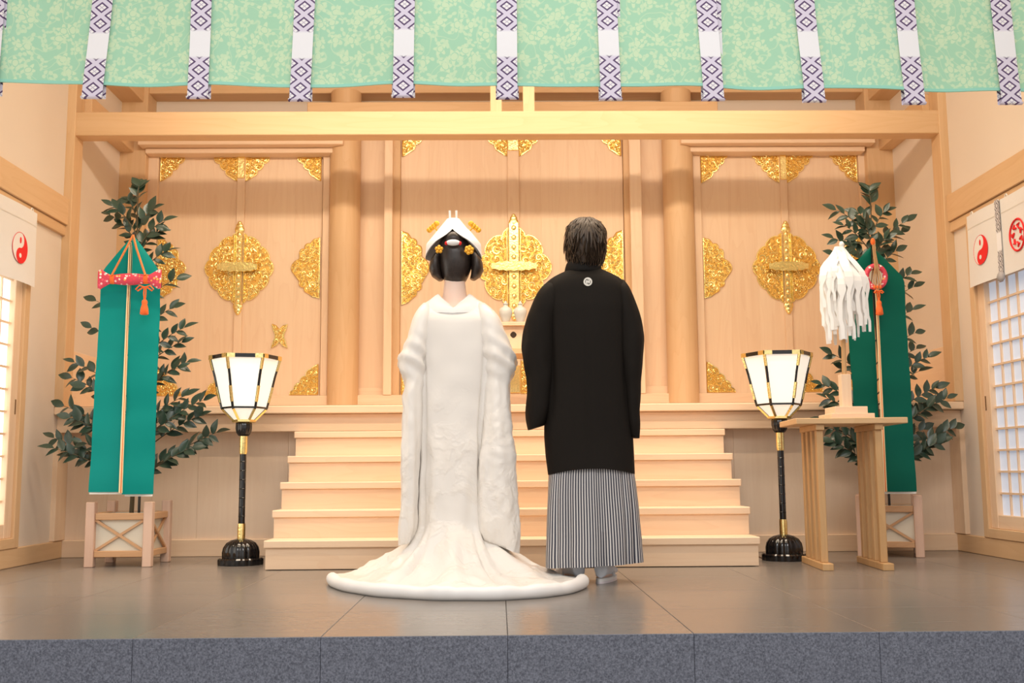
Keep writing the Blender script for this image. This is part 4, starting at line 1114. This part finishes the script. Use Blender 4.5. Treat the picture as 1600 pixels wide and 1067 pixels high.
# hair: a cap following the head down to the collar, and shaggy locks over it
HP = [(337.5, 909, 921, .012), (340, 901, 929, .040), (345, 893, 937, .066), (353, 887.5, 943, .088), (364, 884.5, 946, .102), (378, 883.5, 947, .110), (391, 884.5, 946, .106), (402, 887, 943.5, .096), (411, 890, 940, .086), (418, 894, 936, .074)]
hz_, hcx_, hrx_, hry_ = [np.array([f(r) for r in HP]) for f in (lambda r: at(r[1], r[0], GY).z, lambda r: (at(r[1], r[0], GY).x+at(r[2], r[0], GY).x)/2, lambda r: (at(r[2], r[0], GY).x-at(r[1], r[0], GY).x)/2, lambda r: r[3])]
ht_ = np.linspace(0, 1, len(HP))
def hpt(th, t, k=0.):
    cx, rx, ry, z = [float(np.interp(t, ht_, q)) for q in (hcx_, hrx_, hry_, hz_)]
    return Vector((cx+(rx-.008+k)*math.cos(th), GY+.012+(ry-.006+k)*math.sin(th), z-.006))
cap = MB(); rings = []
for i in range(30):
    t = i/29; ring = []
    for j in range(44):
        th = 2*PI*j/44; lim = 1. if math.sin(th) < .0 else 1-.58*math.sin(th)**.8
        ring.append(hpt(th, min(t, lim), .003*noise.noise(Vector((math.cos(th)*3, math.sin(th)*3, t*6)))))
    rings.append(ring)
cap.loft(rings, cap1=False)
rnd = random.Random(3); locks = MB()
for i in range(620):
    th = rnd.uniform(0, 2*PI); t0 = rnd.random()**.9*.86; ln = rnd.uniform(.16, .34); sw = rnd.uniform(-.30, .30)+(.18 if math.cos(th) > 0 else -.18)*rnd.random()
    lim = (1.02 if math.sin(th) < .0 else 1.02-.56*math.sin(th)**.8)+rnd.uniform(-.05, .03)
    lift = rnd.uniform(.001, .009); flick = rnd.uniform(.003, .012) if rnd.random() < .4 else 0
    pts, rad = [], []
    for k in range(7):
        u = k/6; t = min(t0+ln*u, lim+.01*u)
        p = hpt(th+sw*u*u, max(0, min(1, t)), .004+lift*math.sin(PI*u*.8)+flick*u**3)
        if t > 1: p.z -= (t-1)*.12
        p.x += .0025*math.sin(u*5+i); pts.append(p); rad.append(.0072*(1-u)**.55*(.5+min(1, u*4)*.5)+.0005)
    locks.tube(pts, rad, 4, .5, cap=False)
for i in range(26):
    th = rnd.uniform(0, 2*PI); p = hpt(th, rnd.uniform(.04, .2), .002); d = Vector((math.cos(th)*.6+rnd.uniform(-.3, .6), math.sin(th)*.4, rnd.uniform(.1, .5)))
    locks.tube([p, p+d*.010, p+d*.017+Vector((0, 0, -.003))], [.004, .003, .0005], 4, .5, cap=False)
hair_o = part('hair', cap, 'hair_g', groom, True, 80)
lk_o = part('hair_locks', locks, 'hair_g', hair_o, True, 80)
# tabi socks and zori
def foot(parent, f, sg):
    hx_, hy_, dx = f; d = Vector((dx, .215, 0)); L = d.length; d.normalize(); r = Vector((d.y, -d.x, 0))
    g = []
    for u, w, zt in ((-.10, .004, .060), (-.085, .026, .088), (-.02, .034, .125), (.10, .036, .120), (.30, .036, .105), (.50, .041, .088), (.72, .045, .068), (.90, .036, .052), (1.0, .012, .040)):
        c_ = Vector((hx_, hy_, 0))+d*(u*L); ring = []
        for k in range(16):
            a = 2*PI*k/16; ring.append(c_+r*(w*math.cos(a))+Vector((0, 0, .024+(zt-.024)*.5*(1+math.sin(a)))))
        g.append(ring)
    tb_ = part('tabi', MB().loft(g), 'tabi', parent, True, 70)
    part('tabi_cuff', MB().lathe([(.040, .095), (.038, .14), (.040, .20), (.041, .21)], (hx_+d.x*.03, hy_+d.y*.03, 0), 18), 'tabi', tb_, True)
    sole = []
    for k in range(32):
        a = 2*PI*k/32; u = math.cos(a); w = math.sin(a)*(.042+.006*u); sole.append((.115+u*.142-.005, w))
    fs_ = lambda a, b, z: tuple(Vector((hx_, hy_, z))+d*(a-.012)+r*b)
    zo = part('zori', MB().prism(sole, fs_, 0, .009), 'zori', parent, True, 30)
    part('zori_top', MB().prism([(a*.985+.002, b*.97) for a, b in sole], fs_, .009, .022), 'white_silk', zo, True, 30)
    part('zori_strap', MB().tube([fs_(.10, -.042, .024), fs_(.15, -.025, .070), fs_(.185, 0, .060), fs_(.15, .025, .070), fs_(.10, .042, .024)], .007, 6), 'white_silk', zo, True)
for f, s in zip(gf, (-1, 1)): foot(groom, f, s)

# ---- bride
BY = 5.10
bx_ = at(710, 640, BY).x
bride = thing('person', (bx_, BY, 0), 'person in a white wedding robe with a long train and white hood, seen from behind', 'person')
person_body(bride, bx_+.002, BY+.01, 1.60, 1.545, .098, .165, ((bx_-.07, BY, -.02), (bx_+.07, BY, .02)), .049, (1.05, 1.25, 1.5))
def crumple(p, seed, f, zs_):
    """ridged noise: sharp little folds"""
    q = Vector((p.x*f+seed, p.y*f, p.z*f*zs_+seed*.7)); return (1-2*abs(noise.noise(q)))**2*math.copysign(1, 1)
def robe_fold(th, z, u, p):
    a = th-PI*1.5
    f = .012*fbm(p, 4.5, .5)*min(1, u*4)+.006*fbm(p, 12, .8)*min(1, u*3)
    low = max(0, min(1, (u-.42)*2.2))
    f += .007*crumple(p, 1., 6., .45)*low + .004*crumple(p, 4., 15., .8)*low*max(0, fbm(p+Vector((5, 5, 5)), 5)+.25)
    f -= .020*math.exp(-((a-.62-.16*u)/.06)**2)*min(1, u*2)+.018*math.exp(-((a+.80)/.06)**2)*min(1, u*2)
    f += .008*math.sin(a*3.+2*u)*u + .005*math.sin(a*11+3*fbm(p, 3))*low
    return f
up_rows = [(468, 672, 746, .085, .0), (474, 663, 757, .101, 0), (484, 654, 769, .115, 0), (500, 646, 779, .125, 0), (520, 645, 781, .130), (545, 646, 780, .132), (580, 648, 778, .135), (620, 650, 773, .138), (660, 652, 768, .142), (720, 652, 765, .148), (780, 651, 766, .156), (815, 650, 768, .165)]
ub = shell(up_rows, BY, 144, 80, 2.4, robe_fold, lambda dx, s, u: -.075*max(0, -s)**2*max(0, 1-u*9))
# flare into the train: the last body ring blends to the outline on the floor
last = ub[-1]; zl = last[0].z; rings = [list(r) for r in ub]
ox, oy = -.205, 5.10
def floor_pt(j):
    th = PI/2+2*PI*j/144; c, s = math.cos(th), math.sin(th)
    rx = .59; ry = .71 if s < 0 else .12
    x = ox+rx*math.copysign(abs(c)**.95, c); y = oy+ry*math.copysign(abs(s)**.95, s)
    return Vector((x, y-.225*(x-ox), 0))
NL = 34
for i in range(1, NL+1):
    u = i/NL; ring = []
    for j in range(144):
        a = PI/2+2*PI*j/144-PI*1.5; lp = Vector(last[j]); fp = floor_pt(j)
        w = u**1.45; p = lp.lerp(fp, w); z = .030+(zl-.030)*(1-u)**2.15
        wave = .018*math.sin(a*7+.6)+.014*math.sin(a*12+2.)
        z += wave*math.sin(PI*min(1, u*1.05))*.9 + (.014*fbm(Vector((p.x, p.y, .3)), 10)+.022*crumple(Vector((p.x, p.y, .2)), 2., 6., 1.)+.006*crumple(Vector((p.x, p.y, .7)), 5., 14., 1.))*math.sin(PI*u)
        # deep creases running from the sleeves to the hem
        for c0, wd, dp in ((.50, .05, .042), (-.52, .045, .038), (.15, .05, .010), (-.15, .06, .010)):
            z -= dp*math.exp(-((a-c0)/wd)**2)*math.sin(PI*min(1, u*1.1))
        p.z = max(.022, z); ring.append(p)
    rings.append(ring)
rb_o = part('uchikake', MB().loft(rings, cap0=False, cap1=False), 'uchikake', bride, True, 75)
hp_, hrad = [], []
for k in range(73):
    j = 144*(.235+.53*k/72); j0 = int(j) % 144; p = floor_pt(j); e = min(k, 72-k)/72
    r = .0285*min(1, .40+e*6)*(1+.20*noise.noise(Vector((k*.33, 0, 0)))+.10*noise.noise(Vector((k*1.1, 3, 0))))
    hp_.append((p.x, p.y+.012*noise.noise(Vector((k*.22, 7, 0))), r*.93)); hrad.append(r)
part('padded_hem', MB().tube(hp_, hrad, 14, 1., (0, 0, 1)), 'white_silk', bride, True, 80)
def sleeve(rows, seed, hemf):
    dp = sl_disp(seed, .010)
    s_ = shell(rows, BY-.02, 96, 80, 2.3, lambda th, z, u, p: dp(th, z, u, p)+.005*math.sin(th*6+z*6)*u+(.008*crumple(p, seed, 7., .45)+(.006 if seed < 4 else .003)*crumple(p, seed+9, 17., 1.0))*min(1, u*2.5)*(.45+.9*max(0, fbm(p+Vector((seed, 2, 9)), 4)+.4))+.007*math.exp(-((u-.25)/.09)**2)*math.sin(z*80+p.x*45+p.y*30), hemf)
    part('sleeve', MB().loft(s_), 'uchikake', bride, True, 75)
sleeve([(474, 745, 758, .03), (484, 744, 770, .075), (498, 744, 781.5, .098), (516, 745, 787, .105), (532, 747, 795, .108), (546, 750, 802, .11), (560, 752, 808, .11), (573, 753, 807, .108), (588, 755, 800.5, .10), (604, 756, 796, .092, -.02), (640, 756, 796, .085, -.045), (690, 752, 801, .080, -.065), (740, 747, 804, .078, -.075), (790, 744, 806.5, .075, -.085), (830, 742, 808, .070, -.09), (848, 744, 808, .055, -.09)], 2., lambda dx, s, u: -.42*dx*max(0, (u-.90)/.10))
sleeve([(474, 661, 674, .03), (484, 652, 676, .075), (502, 643, 678, .098), (520, 639, 676, .105), (536, 634, 673, .108), (552, 625, 671, .11), (568, 619.5, 669, .11), (580, 624, 667, .105), (592, 630, 666, .10), (604, 633, 664, .092, -.02), (660, 631, 661, .085, -.05), (712, 632, 657, .08, -.06), (785, 629, 653, .075, -.07), (830, 625, 650, .065, -.075), (848, 627, 644, .045, -.075)], 6., lambda dx, s, u: .25*dx*max(0, (u-.90)/.10))
# broad soft collar standing away from the nape
zb0, zs0 = at(708, 482, BY-.07).z, at(685, 461, BY).z
def shawl(nm, d, mat):
    g = []
    for k in range(-20, 21):
        a = k/20*PI*.86; s_, c_ = math.sin(a), math.cos(a); f = min(1, abs(a)/1.30); fr = max(0, abs(a)-1.45)
        zn = zb0+(zs0-zb0)*f**.85-.20*fr
        zo = (zs0-.012)*(1-.0) if c_ > -.2 else zn
        def q(rx, ry, dz, w=0.): return Vector((bx_-.002+rx*s_, BY+.0-ry*c_, zn*(1-w)+(zs0-.20*fr-.012)*w+dz))
        g.append([q(.070-d, .066-d, -.040), q(.072-d, .068-d, -.006), q(.078-d*.6, .074-d*.6, .003-d*.3), q(.092-d, .086-d, -.004-d*.6), q(.118-d, .099-d, -.022-d, .35), q(.146-d, .110-d, -.056-d, .75), q(.156-d, .114-d, -.084-d, .85), q(.142-d, .092-d, -.090-d, .85)])
    return part(nm, MB().loft(g, close=True), mat, bride, True, 70)
shawl('collar', 0, 'white_silk'); shawl('under_collar', .005, 'white_silk')
# hair: smooth back, side wings, all black and oiled
hrs = shell([(352, 703, 714, .03), (360, 697, 720, .06), (370, 690, 728, .085), (384, 685, 734, .10), (398, 684, 738, .108), (412, 684.5, 738, .108), (424, 687, 735, .100), (434, 691, 731, .086), (441, 696, 727, .070), (444.5, 699, 724, .056)], BY+.012, 72, 40, 2.1, None)
hair_b = part('hair', MB().loft(hrs), 'hair_b', bride, True, 60)
for sg, pxs in ((-1, ((690, 388, .5), (682, 396, 1.), (677.5, 408, 1.25), (676.5, 420, 1.25), (679, 430, 1.0), (685, 437.5, .55))), (1, ((736, 388, .5), (743.5, 396, 1.), (748, 408, 1.25), (749.5, 420, 1.25), (747, 430, 1.0), (742, 436.5, .55)))):
    g = []
    for i, (px, py, w) in enumerate(pxs):
        p = at(px, py, BY+.0); ring = []
        for k in range(16):
            a = 2*PI*k/16; ring.append(p+Vector((-sg*.011+.024*w*math.cos(a), .062*w*math.sin(a)+.004, -.006*w*math.cos(a)*sg)))
        g.append(ring)
    part('side_wing', MB().loft(g), 'hair_b', hair_b, True, 70)
tk = at(708, 372, BY-.085)
part('top_knot', MB().ball((tk.x, BY-.055, tk.z), .045, .045, .040, 20, 12), 'hair_b', hair_b, True)
# white hood band: open below in an inverted V at the back
hood = thing  # (name kept free)
def hood_mesh(off, a0, a1, cut):
    rows_ = []; N = 60
    apex = at(706, 341, BY).z; zside = at(706, 403, BY).z; zback = at(706, 362, BY).z
    for j in range(N+1):
        a = a0+(a1-a0)*j/N; s_, c_ = math.sin(a), math.cos(a)       # a = 0 at the back
        back = max(0., c_); f = abs(s_)
        zb_ = zback+(zside-zback)*min(1, abs(a)/1.45)**.85
        rx, ry = .137, .128
        col_ = []
        for k in range(13):
            u = k/12; z = zb_+(apex-.002-zb_)*u
            zz = (z-zside)/(apex-zside); rad = 1-.10*zz if zz < .35 else .965-(zz-.35)*1.15
            rad = max(rad, .22)
            col_.append(Vector((bx_-.006+(rx*rad+off)*s_, BY+.012-(ry*rad+off)*c_*(1 if c_ > 0 else .95), z)))
        rows_.append(col_)
    return rows_
ho = MB().loft(hood_mesh(0, -PI, PI, None), close=False)
capz = at(706, 341, BY).z
hr2 = hood_mesh(0, -PI, PI, None)
ho.add([c_[-1] for c_ in hr2], [tuple(range(len(hr2)))])
hd_o = part('hood', ho, 'white_silk', bride, True, 60)
part('hood_lining', MB().loft(hood_mesh(-.005, -PI, PI, None), close=False), 'white_silk', hd_o, True, 60)
ovl = []
for c_ in hood_mesh(.0045, -.22, 1.9, None): ovl.append(c_[:9])
part('hood_overlap', MB().loft(ovl, close=False), 'white_silk', hd_o, True, 60)
for px in (702.6, 713): 
    a, b = at(px, 329, BY), at(px+.5, 346, BY); part('hood_horn', MB().tube([a, b], .0052, 8), 'white_silk', hd_o, True)
# combs and hairpins
def blossom(px, py, y, r, n, nm='hairpin'):
    c_ = at(px, py, y); m_ = MB()
    for k in range(n):
        a = 2*PI*k/n+.3; m_.ball(c_+Vector((r*.62*math.cos(a), 0, r*.62*math.sin(a))), r*.45, r*.28, r*.45, 8, 5)
    m_.ball(c_+Vector((0, -r*.2, 0)), r*.4, r*.3, r*.4, 8, 5)
    return part(nm, m_, 'kanzashi', hair_b, True)
blossom(686, 389.5, BY-.112, .020, 5); blossom(733, 390.5, BY-.112, .023, 6)
for px, py, sg in ((676.5, 353, -1), (741.5, 353, 1)):
    c_ = at(px, py, BY+.03); m_ = MB()
    for k in range(4): m_.ball(c_+Vector((sg*(.012*k-.018), .004*k, -.010*k*1.0+.012)), .015, .006, .014, 8, 5)
    m_.tube([c_, Vector((bx_-.006+sg*.05, BY+.02, c_.z-.06))], .004, 6)
    part('comb_pin', m_, 'kanzashi', hair_b, True)
c_ = at(708, 379, BY-.112)
pb = part('hair_ornament', MB().ball(c_, .035, .018, .015, 14, 8), 'white_silk', hair_b, True)
for sg in (-1, 1): part('ornament_bow', MB().ball(c_+Vector((sg*.033, .002, -.003)), .008, .012, .010, 8, 6), 'crest_red', pb, True)
